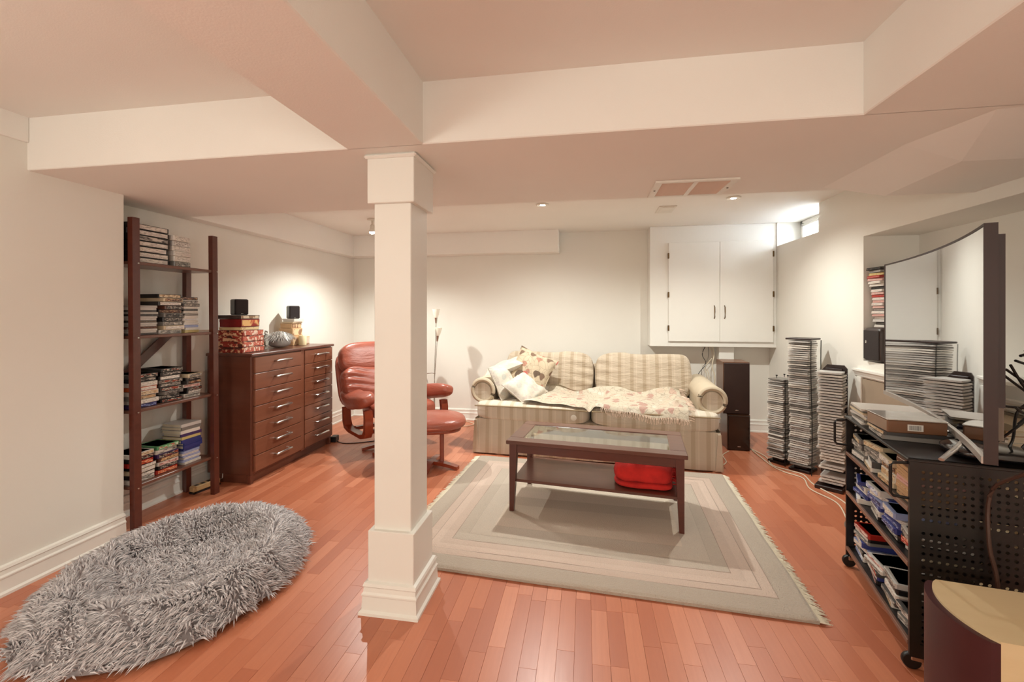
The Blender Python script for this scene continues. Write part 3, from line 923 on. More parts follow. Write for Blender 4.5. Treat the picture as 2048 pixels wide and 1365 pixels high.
# ------------------------------------------------------------------ shared meshes for cases, books and discs
def print_mat(name, bgc, ink, ink2=None, sc=(30, 9, 6)):
    if name in MATS: return MATS[name]
    t = NT(name)
    o = t.obj()
    rnd = t.n('ObjectInfo').outputs['Random']
    add = t.n('VectorMath', operation='ADD'); t.l(t.scale(o, sc), add.inputs[0])
    cx = t.n('CombineXYZ')
    for i in range(3): t.l(t.math('MULTIPLY', rnd, 41.0+i*13), cx.inputs[i])
    t.l(cx.outputs[0], add.inputs[1])
    n = t.noise(add.outputs[0], 1, 3, .6)
    m1 = t.ramp(n, [(.52, (0, 0, 0)), (.56, (255, 255, 255))])
    col = t.mix(m1, lin(bgc), lin(ink))
    if ink2:
        n2 = t.noise(add.outputs[0], .4, 1)
        col = t.mix(t.ramp(n2, [(.55, (0, 0, 0)), (.58, (255, 255, 255))]), col, lin(ink2))
    t.color(col); t.set(Roughness=.4)
    MATS[name] = t.m
    return t.m
PAL = {'black': (26, 22, 22), 'dark grey': (66, 62, 60), 'grey': (128, 122, 116), 'white': (222, 214, 204), 'cream': (214, 194, 162), 'blue': (48, 56, 122),
       'pale blue': (150, 160, 200), 'red': (170, 36, 26), 'orange': (206, 96, 50), 'green': (96, 164, 112), 'yellow': (206, 184, 120), 'brown': (92, 52, 38),
       'purple': (64, 44, 96), 'clear': (200, 194, 188), 'tan': (190, 150, 108), 'pink': (206, 160, 150)}
def pmat(c): return mat('case_'+c.replace(' ', '_'), PAL[c], .38, var=.05, vscale=30)
INK = {'black': ((26, 22, 22), (206, 196, 180), (150, 60, 40)), 'dark grey': ((66, 62, 60), (190, 180, 168), (40, 36, 36)), 'grey': ((150, 144, 136), (60, 56, 54), (206, 198, 188)),
       'white': ((228, 220, 210), (180, 170, 160), (206, 196, 188)), 'cream': ((222, 202, 170), (130, 90, 60), (196, 160, 120)), 'blue': ((48, 56, 126), (176, 184, 214), (30, 34, 84)),
       'pale blue': ((188, 194, 220), (80, 88, 150), (226, 226, 230)), 'red': ((176, 36, 24), (236, 190, 160), (96, 20, 18)), 'orange': ((210, 92, 44), (240, 206, 170), (150, 40, 24)),
       'green': ((110, 176, 124), (226, 236, 214), (196, 110, 100)), 'yellow': ((212, 190, 124), (120, 90, 50), (226, 212, 160)), 'brown': ((96, 54, 40), (206, 170, 130), (60, 32, 26)),
       'purple': ((64, 44, 96), (190, 170, 200), (40, 26, 62)), 'clear': ((208, 202, 196), (140, 130, 124), (226, 222, 216)), 'tan': ((194, 154, 112), (110, 74, 46), (220, 190, 150)),
       'pink': ((208, 160, 150), (140, 80, 76), (232, 206, 196))}
def lmat(c): return print_mat('print_'+c.replace(' ', '_'), *INK[c])
# unit shapes: X depth (spine at +X), Y width, Z 0..1
def u_case():
    mm = MB(); mm.box(-.5, .49, -.5, .5, 0, 1, 0, c=.03)
    mm.box(.47, .5, -.44, .44, .14, .86, 1); mm.box(-.4, .42, -.42, .42, .98, 1.0, 1)
    return mm.mesh('video_case', [pmat('black'), lmat('white')])
def u_book():
    mm = MB(); mm.box(-.5, .5, -.5, .5, 0, .09, 0); mm.box(-.5, .5, -.5, .5, .91, 1, 0); mm.box(.44, .5, -.5, .5, .09, .91, 0)
    mm.box(-.46, .44, -.46, .46, .09, .91, 1)
    return mm.mesh('book', [pmat('black'), mat('book_pages', (214, 200, 176), .8)])
def u_disc():
    mm = MB(); mm.box(-.5, .5, -.5, .5, 0, .44, 0, c=.02); mm.box(-.5, .5, -.47, .5, .52, 1, 0, c=.02); mm.box(-.48, .493, -.46, .48, .40, .56, 1)
    return mm.mesh('disc_case', [pmat('clear'), lmat('white')])
U = {'video': u_case(), 'book': u_book(), 'disc': u_disc()}
KN = {'video': ('video_case', 'video case', 'video case'), 'book': ('book', 'book', 'book'), 'disc': ('disc_case', 'disc case', 'disc case')}
M_PAGES = mat('book_pages', (214, 200, 176), .8)
def item(kind, colour, lab, M, dims, label, group, lit=True):
    o = bpy.data.objects.new(KN[kind][0], U[kind]); COL.objects.link(o)
    for sl, m_ in zip(o.material_slots, (pmat(colour), lmat(lab) if kind != 'book' else M_PAGES)):
        sl.link = 'OBJECT'; sl.material = m_
    o.matrix_world = M @ Matrix.Diagonal((dims[0], dims[1], dims[2], 1))
    return tag(o, label, KN[kind][2], group)
def pile(x_front, yc, z0, rows, where, group, rz=0, jit=.012, rj=5, base_M=None):
    """rows bottom to top: (kind, colour, label colour, depth, width, thickness)"""
    z = z0
    n = len(rows)
    for i, (kind, colour, lab, dx, wy, th) in enumerate(rows):
        M = Matrix.Translation((x_front-dx/2-RND.uniform(0, jit), yc+RND.uniform(-jit, jit)*.7, z)) @ Matrix.Rotation(math.radians(rz+RND.uniform(-rj, rj)), 4, 'Z')
        if base_M is not None: M = base_M @ M
        k = n-i
        lab_txt = '%s %s, %s from top, %s' % (colour if colour != 'clear' else 'pale', KN[kind][1], ordinal(k), where)
        item(kind, colour, lab, M, (dx, wy, th), lab_txt, group)
        z += th+.0006
    return z

# ------------------------------------------------------------------ ladder bookcase
BX0, BX1, BY0, BY1 = -2.873, -2.610, 2.175, 2.755
bk = thing('ladder_bookcase', 'dark cherry open ladder bookcase with four shelves against the left wall', 'bookcase', ((BX0+BX1)/2, (BY0+BY1)/2, 0))
bx, by = (BX1-BX0)/2, (BY1-BY0)/2
M_SHELF = wood('bookcase_shelf_veneer', (92, 56, 44), (122, 82, 66), .35, (30, 3, 30))
for (x, y, H, w, lean) in ((bx-.014, -by+.01, 1.865, .0215, .018), (bx-.014, by-.01, 1.85, .0215, .018), (-bx+.014, -by+.01, 1.60, .020, 0), (-bx+.014, by-.01, 1.60, .020, 0)):
    vs = [(x+a*.017+l, y+b*w, z) for (z, l) in ((0, 0), (H, -lean)) for (a, b) in ((-1, -1), (1, -1), (1, 1), (-1, 1))]
    MB().add(vs, [(0, 1, 2, 3), (4, 5, 6, 7), (0, 1, 5, 4), (1, 2, 6, 5), (2, 3, 7, 6), (3, 0, 4, 7)]).build('post', M_ESP, bk)
SH = [1.605, 1.163, .720, .270]
for z in SH:
    MB().box(-bx+.004, bx-.022, -by-.008, by+.004, z-.018, z, c=.002).build('shelf', M_SHELF, bk)
    mm = MB()
for z in SH[:1]+SH[1:]:
    for y in (-by+.01, by-.01):
        MB().lathe([(.005, 0), (.004, .003), (.001, .003)], 8, M=Matrix.Translation((bx+.003, y, z-.012)) @ Matrix.Rotation(PI/2, 4, 'Y')).build('bolt', M_CHROME, bk)
Md = Matrix.Translation((-bx-.004+.004, 0, .0))
mm = MB()
p0, p1 = Vector((-bx+.006, -by+.0, .78)), Vector((-bx+.006, by-.12, 1.17))
d = (p1-p0).normalized(); nrm = Vector((1, 0, 0)).cross(d).normalized()
vs = [p+nrm*a*.028+Vector((b*.006, 0, 0)) for p in (p0, p1) for (a, b) in ((-1, -1), (1, -1), (1, 1), (-1, 1))]
mm.add(vs, [(0, 1, 2, 3), (4, 5, 6, 7), (0, 1, 5, 4), (1, 2, 6, 5), (2, 3, 7, 6), (3, 0, 4, 7)]).build('diagonal_brace', M_ESP, bk)
def mk(kind, seq, dx, wy, th, tj=.3):
    out = []
    for s in seq:
        c, l = s if isinstance(s, tuple) else (s, s)
        out.append((kind, c, l, dx*RND.uniform(.94, 1.0), wy*RND.uniform(.92, 1.0), th*RND.uniform(1-tj, 1+tj)))
    return out
XF = BX1-.046
S = lambda i: SH[i]+.001
pile(XF-.012, 2.312, S(0), mk('video', [('black', 'white')]*4+[('black', 'grey')]+[('black', 'white')]*2, .205, .27, .0335, .02), 'left pile on the top bookcase shelf', 'cases on the top bookcase shelf', jit=.008, rj=2)
pile(XF-.005, 2.525, S(0), mk('video', ['grey', 'white', 'white', 'white', 'clear', 'white'], .19, .13, .0335, .04), 'right pile on the top bookcase shelf', 'cases on the top bookcase shelf', rj=3)
G2_ = 'cases on the second bookcase shelf'
pile(XF, 2.265, S(1), mk('disc', [('dark grey', 'white'), ('clear', 'white'), ('clear', 'clear'), 'brown', ('clear', 'white'), ('clear', 'white'), ('dark grey', 'cream'), ('clear', 'white'), ('clear', 'white'), 'dark grey', ('clear', 'cream'), ('dark grey', 'grey'), ('clear', 'white'), ('clear', 'brown')], .145, .175, .0125, .1), 'left pile on the second bookcase shelf', G2_)
za = pile(XF, 2.455, S(1), mk('video', [('white', 'grey'), ('cream', 'white'), ('grey', 'grey'), ('black', 'dark grey'), ('grey', 'dark grey'), ('black', 'brown'), ('brown', 'dark grey'), ('dark grey', 'white'), ('cream', 'brown'), ('black', 'cream')], .19, .155, .024, .12), 'middle pile on the second bookcase shelf', G2_, rj=10, jit=.02)
pile(XF-.02, 2.605, S(1), mk('disc', [('yellow', 'cream'), ('white', 'white'), ('pale blue', 'white'), ('white', 'blue'), ('white', 'white'), ('white', 'pale blue'), ('white', 'white'), ('grey', 'white'), ('white', 'grey'), ('dark grey', 'white'), ('white', 'white')], .15, .125, .0155, .2)+mk('video', [('dark grey', 'grey'), ('white', 'grey'), ('black', 'brown')], .17, .15, .023), 'right pile on the second bookcase shelf', G2_, rj=8)
G3_ = 'cases on the third bookcase shelf'
pile(XF, 2.275, S(2), mk('video', [('purple', 'blue'), ('white', 'white'), ('grey', 'cream'), ('white', 'cream'), ('orange', 'white'), ('white', 'white'), ('black', 'dark grey'), ('dark grey', 'black')], .19, .165, .025, .12), 'left pile on the third bookcase shelf', G3_)
pile(XF-.005, 2.455, S(2), mk('video', [('black', 'black'), ('black', 'dark grey'), ('grey', 'dark grey'), ('dark grey', 'black'), ('dark grey', 'grey'), ('grey', 'black'), ('black', 'white'), ('black', 'dark grey'), ('dark grey', 'black')], .19, .15, .0235, .15), 'middle pile on the third bookcase shelf', G3_, rj=8)
pile(XF-.012, 2.62, S(2), mk('video', [('white', 'grey'), ('black', 'white'), ('black', 'black'), ('white', 'pink'), ('dark grey', 'brown'), ('black', 'dark grey'), ('cream', 'grey')], .18, .13, .0225, .15), 'right pile on the third bookcase shelf', G3_, rj=9)
G4_ = 'cases and books on the lowest bookcase shelf'
pile(XF, 2.265, S(3), mk('video', [('white', 'grey'), ('black', 'white'), ('cream', 'white'), ('black', 'white'), ('red', 'orange'), ('black', 'black'), ('white', 'cream')], .19, .155, .0255, .1), 'left pile on the lowest bookcase shelf', G4_, rj=7)
pile(XF-.01, 2.435, S(3), mk('video', [('red', 'orange'), ('black', 'dark grey'), ('white', 'pink'), ('brown', 'tan'), ('purple', 'black'), ('white', 'grey'), ('green', 'green')], .19, .15, .0245, .1), 'middle pile on the lowest bookcase shelf', G4_, rj=5)
pile(XF-.008, 2.605, S(3), mk('disc', [('white', 'pink'), ('pale blue', 'white'), ('white', 'blue'), ('pale blue', 'white'), ('white', 'blue'), ('pale blue', 'white'), ('blue', 'blue')], .16, .135, .0145, .1)+mk('book', ['blue', 'blue', 'blue', 'yellow', 'purple', 'white', 'grey', 'clear'], .17, .15, .0195, .2), 'right pile on the lowest bookcase shelf', G4_, rj=4)
ps = thing('power_bar', 'beige power bar on the floor behind the bookcase', 'power bar', (-2.76, 2.80, 0), math.radians(80))
MB().box(-.10, .10, -.025, .025, .012, .052, c=.006).build('housing', mat('beige_plastic', (196, 160, 112), .5), ps)
for k in range(4): MB().box(-.075+k*.045, -.05+k*.045, -.014, .014, .050, .0535, c=.001).build('socket', M_BLACK, ps)
MB().tube([(.10, 0, .03), (.14, .01, .03), (.15, .0, .2), (.15, -.0, .40)], .004, 6).build('cord', M_METAL_W, ps, True)
MB().box(-.10, .10, -.025, .025, 0, .012).build('foot', M_BLACK, ps)

# ------------------------------------------------------------------ things on the dresser
def satellite(loc, rz, label, s=1.0):
    o = thing('satellite_speaker', label, 'speaker', loc, rz, 'small black speakers on the dresser')
    MB().box(-.055*s, .050*s, -.048*s, .048*s, 0, .125*s, c=.008).build('body', M_BLACK, o)
    MB().box(.050*s, .060*s, -.045*s, .045*s, .004, .121*s, c=.008).build('grille', mat('dark_grille_cloth', (48, 40, 40), .9, bump=.4, bscale=300), o)
    MB().box(.0595*s, .0615*s, -.008, .008, .008, .013, c=.001).build('badge', M_CHROME, o)
    return o
M_REDBOX = print_mat('red_patterned_card', (150, 44, 32), (226, 180, 140), (84, 36, 26), (40, 40, 40))
M_REDLAB = print_mat('red_label_card', (206, 104, 84), (246, 224, 206), None, (60, 40, 30))
def carton(name, label, x0, x1, y0, y1, z0, z1, mbody, mlab, cat='box', group=None, rz=0):
    o = thing(name, label, cat, ((x0+x1)/2, (y0+y1)/2, z0), math.radians(rz), group)
    hx, hy, h = (x1-x0)/2, (y1-y0)/2, z1-z0
    MB().box(-hx, hx, -hy, hy, 0, h*.97, c=.002).build('box', mbody, o)
    MB().box(-hx-.001, hx+.001, -hy-.001, hy+.001, h*.62, h, c=.0015).build('lid', mbody, o)
    MB().box(hx, hx+.0022, -hy*.9, hy*.9, h*.12, h*.88).build('label_print', mlab, o)
    return o
zt = DH+.001
G5 = 'red patterned boxes stacked on the dresser'
z = zt
for k in range(4):
    carton('card_box', 'dark red patterned box, %s from the bottom of the dresser stack' % ordinal(k+1), -2.80, -2.575, 2.945, 3.175-.004*k, z, z+.042, M_REDBOX, M_REDLAB, group=G5, rz=(0, 1, -1.5, 1)[k]); z += .0435
carton('card_box', 'flat cream box above the four red boxes on the dresser', -2.79, -2.60, 2.955, 3.145, z, z+.022, mat('cream_card', (216, 190, 140), .7), print_mat('cream_label', (236, 216, 168), (190, 150, 96), None, (40, 30, 20)), group=G5); z += .0235
carton('card_box', 'bright red and gold box with arched label near the top of the dresser stack', -2.79, -2.60, 2.96, 3.15, z, z+.062, mat('deep_red_card', (122, 18, 14), .4), print_mat('red_gold_label', (200, 92, 54), (240, 196, 130), (160, 40, 26), (14, 14, 9)), group=G5); z += .0635
carton('card_box', 'flat pale box under the left dresser speaker', -2.80, -2.60, 2.95, 3.15, z, z+.028, mat('dark_card', (62, 44, 38), .6), print_mat('pale_label', (222, 206, 180), (150, 120, 90), None, (30, 30, 16)), group=G5); z += .0295
satellite((-2.70, 3.055, z), math.radians(-30), 'small black cube speaker on the red box stack', 1.0)
# right stack of wooden boxes
M_TANBOX = wood('pale_wooden_box', (194, 150, 104), (218, 182, 138), .5, (20, 3, 3), 0)
M_TANLAB = print_mat('tan_label', (224, 194, 156), (150, 110, 80), None, (20, 20, 12))
G6 = 'pale wooden boxes stacked on the dresser'
carton('wooden_box', 'large pale wooden box at the bottom of the right dresser stack', -2.85, -2.70, 3.70, 3.87, zt, zt+.088, M_TANBOX, M_TANLAB, group=G6)
carton('wooden_box', 'pale wooden box in the middle of the right dresser stack', -2.845, -2.71, 3.70, 3.85, zt+.0895, zt+.160, M_TANBOX, M_TANLAB, group=G6, rz=2)
carton('wooden_box', 'smaller pale wooden box beneath the white cases on the dresser', -2.84, -2.72, 3.71, 3.85, zt+.1615, zt+.208, M_TANBOX, print_mat('brown_band', (214, 180, 140), (120, 80, 60), None, (10, 30, 8)), group=G6)
carton('wooden_box', 'low pale box beside the right dresser stack', -2.82, -2.71, 3.872, 3.962, zt, zt+.075, M_TANBOX, mat('blush_label', (222, 196, 176), .6), group=G6)
pile(-2.70, 3.785, zt+.2095, mk('disc', ['cream', ('white', 'cream'), ('white', 'white')], .13, .15, .0135, .05), 'pale pile under the right dresser speaker', 'cases under the right dresser speaker')
satellite((-2.765, 3.79, zt+.252), math.radians(-38), 'small black cube speaker on the wooden box stack', .98)
cd_ = thing('pillar_candle', 'short cream pillar candle in front of the wooden boxes', 'candle', (-2.655, 3.775, zt))
MB().lathe([(.034, 0), (.035, .004), (.035, .088), (.032, .092), (.022, .088), (.001, .087)], 24).build('wax', mat('cream_wax', (236, 220, 178), .45), cd_, True)
MB().tube([(0, 0, .086), (.001, 0, .097)], .0015, 6).build('wick', M_BLACK, cd_)
# silvery tinsel pom
tp = thing('tinsel_pompom', 'fluffy silver white tinsel pompom lying on the dresser', 'ornament', (-2.655, 3.46, zt))
MB().soft((0, 0, .045), (.07, .10, .042), 2.4, 8).build('core', mat('grey_core', (150, 144, 140), .7), tp, True)
mm = MB()
for k in range(620):
    a = RND.uniform(0, 2*PI); e = RND.uniform(.15, 1.45)
    d = Vector((math.cos(a)*math.cos(e), math.sin(a)*math.cos(e)*1.45, math.sin(e)))
    p0 = Vector((0, 0, .05))+Vector((d.x*.05, d.y*.05, d.z*.03))
    L = RND.uniform(.055, .085)
    p1 = p0+d*L*.6+Vector((0, 0, .018)); p2 = p0+Vector((d.x*L*1.25, d.y*L*1.25, d.z*L*.55-.012))
    p2.z = max(p2.z, .004); p1.z = max(p1.z, .006)
    w = Vector((-d.y, d.x, 0)).normalized()*.0022
    mm.add([p0-w, p0+w, p1+w, p1-w, p2, p0+Vector((0, 0, .002)), p1+Vector((0, 0, .002))], [(0, 1, 2, 3), (3, 2, 4), (0, 5, 6, 3), (1, 5, 6, 2)])
t = NT('silver_tinsel'); t.color(t.mix(t.n('NewGeometry').outputs['Random Per Island'], lin((176, 172, 168)), lin((246, 244, 240)))); t.set(Roughness=.35, Metallic=.25)
tag(mm.build('strands', t.m, tp), kind='stuff')
# clear wire-and-glass figurines
M_CLEAR = NT('clear_ornament_glass'); M_CLEAR.set(Roughness=.06, IOR=1.3); M_CLEAR.b.inputs['Transmission Weight'].default_value = .85; M_CLEAR.color(lin((214, 212, 206))); M_CLEAR = M_CLEAR.m
for i, (x, y, h, lab) in enumerate(((-2.66, 3.215, .115, 'small clear glass figurine next to the red boxes'), (-2.70, 3.345, .15, 'taller clear glass bird figurine behind the pompom'))):
    g = thing('glass_figurine', lab, 'figurine', (x, y, zt), 0, 'clear figurines on the dresser')
    MB().lathe([(.030, 0), (.030, .006), (.012, .012), (.009, .03)], 20).build('base', M_CLEAR, g, True)
    MB().soft((0, 0, h*.5), (.018, .030, h*.36), 2.2, 8, lambda X, Y, Z: (X, Y+.25*Z*Z, Z)).build('body', M_CLEAR, g, True)
    MB().tube([(0, .0, h*.78), (0, -.012, h*.92), (0, -.004, h), (0, .014, h*.98), (0, .018, h*.9)], [.006, .006, .007, .006, .003], 8).build('neck', M_CHROME, g, True)

# ------------------------------------------------------------------ shaggy pet bed
bed = thing('pet_bed', 'large oval grey shaggy faux fur pet bed on the floor by the left wall', 'pet bed', (-1.925, 1.845, 0), math.radians(8))
AX, AY = .515, .615
def bedz(r):
    # raised rim, dished centre
    rim = math.exp(-((r-.74)/.20)**2)
    return .055+.085*rim if r < .74 else .010+.130*max(0, 1-((r-.74)/.27)**2)
prof = [k/22 for k in range(23)]
mm = MB()
def bedf(u, v_):
    a = u*2*PI; r = v_
    return (AX*r*math.cos(a), AY*r*math.sin(a), max(.004, bedz(r)+.008*math.sin(5*a+3*r)))
mm.grid(bedf, 64, 22)
mm.lathe([(.94, .004), (.9, .002)], 64, sx=AX, sy=AY)
t = NT('grey_fur'); g = t.n('NewGeometry').outputs['Random Per Island']
t.color(t.ramp(g, [(0, (172, 164, 165)), (.5, (214, 207, 208)), (1, (242, 236, 237))])); t.set(Roughness=.6); t.b.inputs['Sheen Weight'].default_value = .3
M_FUR = t.m
mm.build('cushion', mat('grey_fur_backing', (150, 142, 142), .95), bed, True)
mm = MB()
rf = random.Random(11)
vs_all, fs_all = [], []
for k in range(21000):
    r = math.sqrt(rf.random())*.995
    a = rf.random()*2*PI
    x, y = AX*r*math.cos(a), AY*r*math.sin(a)
    z = max(.012, bedz(r))
    # growth: outward outside the rim, inward in the dish, with clumping
    cl = math.sin(x*31+math.sin(y*27)*2)*1.3+math.sin(y*37+x*13)*1.1
    out = Vector((math.cos(a)/AX, math.sin(a)/AY, 0)).normalized()
    up = .85 if r < .8 else .42
    d = out*(.75 if r > .7 else -.35 if r > .35 else .1)+Vector((math.cos(a*3+cl), math.sin(a*2+cl), 0))*.75+Vector((0, 0, up))
    d += Vector((rf.uniform(-.35, .35), rf.uniform(-.35, .35), rf.uniform(-.1, .2)))
    d.normalize()
    L = rf.uniform(.040, .066)
    p0 = Vector((x, y, z-.006))
    p1 = p0+d*L*.5
    p2 = p0+d*L+Vector((rf.uniform(-.006, .006), rf.uniform(-.006, .006), -.018))
    p1.z = max(p1.z, .008); p2.z = max(p2.z, .004)
    w = rf.uniform(.0024, .0042)
    s1 = d.cross(Vector((rf.uniform(-1, 1), rf.uniform(-1, 1), .3))).normalized()
    s2 = d.cross(s1).normalized()
    o_ = len(vs_all)
    for (p, ww) in ((p0, w*.8), (p1, w)):
        vs_all += [tuple(p+s1*ww), tuple(p-s1*ww*.5+s2*ww*.87), tuple(p-s1*ww*.5-s2*ww*.87)]
    vs_all.append(tuple(p2))
    fs_all += [(o_, o_+1, o_+4, o_+3), (o_+1, o_+2, o_+5, o_+4), (o_+2, o_, o_+3, o_+5), (o_+3, o_+4, o_+6), (o_+4, o_+5, o_+6), (o_+5, o_+3, o_+6)]
me = bpy.data.meshes.new('fur'); me.from_pydata(vs_all, [], fs_all); me.materials.append(M_FUR)
me.polygons.foreach_set('use_smooth', [True]*len(me.polygons))
fo = bpy.data.objects.new('fur', me); COL.objects.link(fo); fo.parent = bed
tag(fo, kind='stuff')

# ------------------------------------------------------------------ stacked loudspeakers by the sofa
M_SPKWOOD = wood('speaker_veneer', (96, 62, 44), (120, 82, 60), .35, (20, 20, 3))
M_GRILLE = mat('dark_brown_grille', (44, 24, 18), .45, var=.12, vscale=6, bump=.25, bscale=300)
def loudspeaker(label, x0, x1, y0, y1, z0, z1, rz, mg):
    o = thing('loudspeaker', label, 'speaker', ((x0+x1)/2, (y0+y1)/2, z0), math.radians(rz), 'stacked loudspeakers beside the sofa')
    hx, hy, h = (x1-x0)/2, (y1-y0)/2, z1-z0
    MB().box(-hx, hx, -hy+.02, hy, 0, h, c=.003).build('cabinet', M_SPKWOOD, o)
    MB().box(-hx+.004, hx-.004, -hy, -hy+.021, .006, h-.008, c=.005).build('grille', mg, o)
    MB().box(-.014, .014, -hy-.002, -hy+.001, .035, .042, c=.001).build('badge', M_CHROME, o)
    return o
loudspeaker('short glossy black loudspeaker at the bottom of the pair beside the sofa', 1.335, 1.535, 4.40, 4.68, 0, .338, -3, mat('glossy_black_front', (26, 16, 14), .14, var=.2, coat=.5))
loudspeaker('tall brown loudspeaker standing on a shorter black one beside the sofa', 1.303, 1.535, 4.41, 4.70, .339, .832, -3, M_GRILLE)
# loose wires hanging behind
def cable(name, label, pts, r, m_, n=6, smooth_n=6, group=None):
    P = [Vector(p) for p in pts]
    out = []
    for i in range(len(P)-1):
        p0, p1, p2, p3 = P[max(i-1, 0)], P[i], P[i+1], P[min(i+2, len(P)-1)]
        for k in range(smooth_n):
            t_ = k/smooth_n
            out.append(.5*((2*p1)+(p2-p0)*t_+(2*p0-5*p1+4*p2-p3)*t_*t_+(3*p1-p0-3*p2+p3)*t_**3))
    out.append(P[-1])
    o = MB().tube(out, r, n).build(name, m_, None, True)
    return tag(o, label, 'cable', group)
M_WIREW = mat('cream_cable', (222, 208, 184), .5)
M_WIREG = mat('grey_cable', (120, 112, 104), .5)
GW = 'wires hanging under the wall cabinet'
cable('cable', 'dark wire curling down behind the right sofa arm', [(1.30, 5.07, .93), (1.265, 5.06, .84), (1.30, 5.05, .74), (1.22, 5.05, .62), (1.17, 5.04, .40)], .0035, M_BLACK, group=GW)
cable('cable', 'thick cream wire bundle hanging beside the cable cover', [(1.37, 5.07, .93), (1.385, 5.05, .85), (1.36, 5.03, .72), (1.385, 5.02, .60), (1.37, 5.02, .46), (1.36, 5.02, .30)], .0055, M_WIREW, group=GW)
cable('cable', 'looping cream wire left of the tall loudspeaker', [(1.345, 5.08, .93), (1.375, 5.07, .82), (1.30, 5.06, .70), (1.34, 5.05, .52), (1.385, 5.04, .44), (1.35, 5.05, .55), (1.32, 5.07, .68)], .004, M_WIREW, group=GW)
cable('cable', 'thin grey wire hanging under the cupboard', [(1.335, 5.09, .93), (1.33, 5.08, .80), (1.26, 5.07, .66), (1.29, 5.07, .50), (1.25, 5.07, .34)], .003, M_WIREG, group=GW)
# cords across the floor
GF = 'cords lying on the floor by the disc towers'
cable('cord', 'cream cord running from the loudspeakers past the disc towers', [(1.545, 4.50, .006), (1.60, 4.25, .005), (1.57, 4.02, .005), (1.66, 3.90, .005), (1.72, 3.82, .005), (1.70, 3.62, .005), (1.745, 3.35, .005), (1.72, 3.15, .005)], .0048, M_WIREW, group=GF)
cable('cord', 'second cream cord bowing out in front of the disc towers', [(1.55, 4.42, .006), (1.55, 4.18, .005), (1.56, 3.98, .005), (1.60, 3.86, .005), (1.68, 3.74, .006), (1.63, 3.52, .006), (1.69, 3.30, .005), (1.62, 3.05, .005)], .0045, M_WIREW, group=GF)
cable('cord', 'grey cord looped on the floor beside the media cart', [(1.72, 3.10, .004), (1.60, 3.02, .004), (1.55, 2.90, .004), (1.62, 2.80, .004), (1.70, 2.86, .004)], .0035, M_WIREG, group=GF)
cable('cord', 'cream cord from sofa foot to the loudspeaker', [(1.16, 3.96, .005), (1.21, 4.05, .005), (1.23, 4.22, .005), (1.30, 4.33, .005), (1.325, 4.36, .005)], .004, M_WIREW, group=GF)

pa = thing('power_adapter', 'small black power adapter on the floor at the dresser end', 'power adapter', (-2.50, 4.06, 0), math.radians(10))
MB().box(-.03, .03, -.045, .045, 0, .055, c=.005).build('housing', M_BLACK, pa)
MB().box(-.012, .012, .045, .056, .02, .04, c=.003).build('strain_relief', M_BLACK, pa)
cable('cord', 'dark cord trailing from the dresser towards the recliner', [(-2.46, 4.04, .006), (-2.36, 4.00, .004), (-2.22, 4.04, .004), (-2.10, 4.12, .004), (-2.0, 4.2, .004)], .004, M_BLACK)
cable('cord', 'cream cord on the floor beside the lamp base', [(-1.545, 4.66, .006), (-1.44, 4.80, .005), (-1.33, 4.83, .005), (-1.27, 4.93, .005), (-1.36, 5.02, .005), (-1.44, 5.07, .005)], .004, M_WIREW)

# ------------------------------------------------------------------ towers of disc cases
M_DARKWOOD = mat('black_stained_board', (40, 22, 18), .4)
def tower(label, cx, cy, rz, H, n, size, where, group, z0=.055, curve=0, palette=None, base=True, slope=0):
    t_ = thing('disc_tower', label, 'disc rack', (cx, cy, 0), math.radians(rz))
    w = size/2
    MB().box(-w*.95, w*.95, -w*.95, w*.95, 0, .022, c=.004).build('base', M_DARKWOOD, t_)
    MB().box(-w*.6, w*.6, -w*.6, w*.6, .022, z0-.003, c=.004).build('foot', M_DARKWOOD, t_)
    step = (H-z0)/n
    cv = lambda z: curve*math.sin((z-z0)/(H-z0)*2*PI*.9)
    for (sx_, sy_) in ((-1, -1), (1, -1)):
        pts = [(sx_*(w+.016)+cv(z0+(H-z0)*k/14), sy_*(w+.016), .0+(H)*k/14 if k else .0) for k in range(15)]
        MB().tube(pts, .0035, 6).build('rod', M_BLACK, t_, True)
    pal = palette or [('clear', 'white'), ('clear', 'grey'), ('white', 'white'), ('clear', 'cream'), ('grey', 'grey'), ('clear', 'pink'), ('clear', 'dark grey'), ('white', 'grey')]
    BM = Matrix.Translation((cx, cy, 0)) @ Matrix.Rotation(math.radians(rz), 4, 'Z')
    for i in range(n):
        z = z0+i*step
        c_, l_ = RND.choice(pal)
        spread = .010+.012*max(0, 1-i/(n*.35))
        M = BM @ Matrix.Translation((RND.uniform(-spread, spread)*.5+cv(z), RND.uniform(-spread, spread)*.5, z)) @ Matrix.Rotation(math.radians(-90+RND.uniform(-4, 4)), 4, 'Z') @ Matrix.Rotation(math.radians(slope), 4, 'Y')
        item('disc', c_, l_, M, (size*.93, size, step*.62), 'disc case, %s from the top of the %s' % (ordinal(n-i), where), group)
    return t_
tw1 = tower('short dark-based tower of disc cases nearest the loudspeakers', 1.675, 4.13, 38, .735, 40, .150, 'short tower nearest the loudspeakers', 'disc cases in the short tower')
for (x, y) in ((-.055, .0), (.015, -.055), (.06, .0)):
    MB().tube([(x, y, .735), (x, y, .750)], .0025, 6).build('pin', M_BLACK, tw1)
    MB().lathe([(.003, .750), (.008, .757), (.008, .763), (.001, .764)], 10, M=Matrix.Translation((x, y, 0))).build('finial', M_BLACK, tw1)
tw2 = tower('tallest tower of disc cases with black curved wire rods', 1.775, 3.955, 45, 1.075, 60, .165, 'tallest curved tower', 'disc cases in the tallest tower', curve=.014)
MB().box(-.095, .095, -.095, .095, 1.078, 1.092, c=.003).build('top_plate', M_DARKWOOD, tw2)
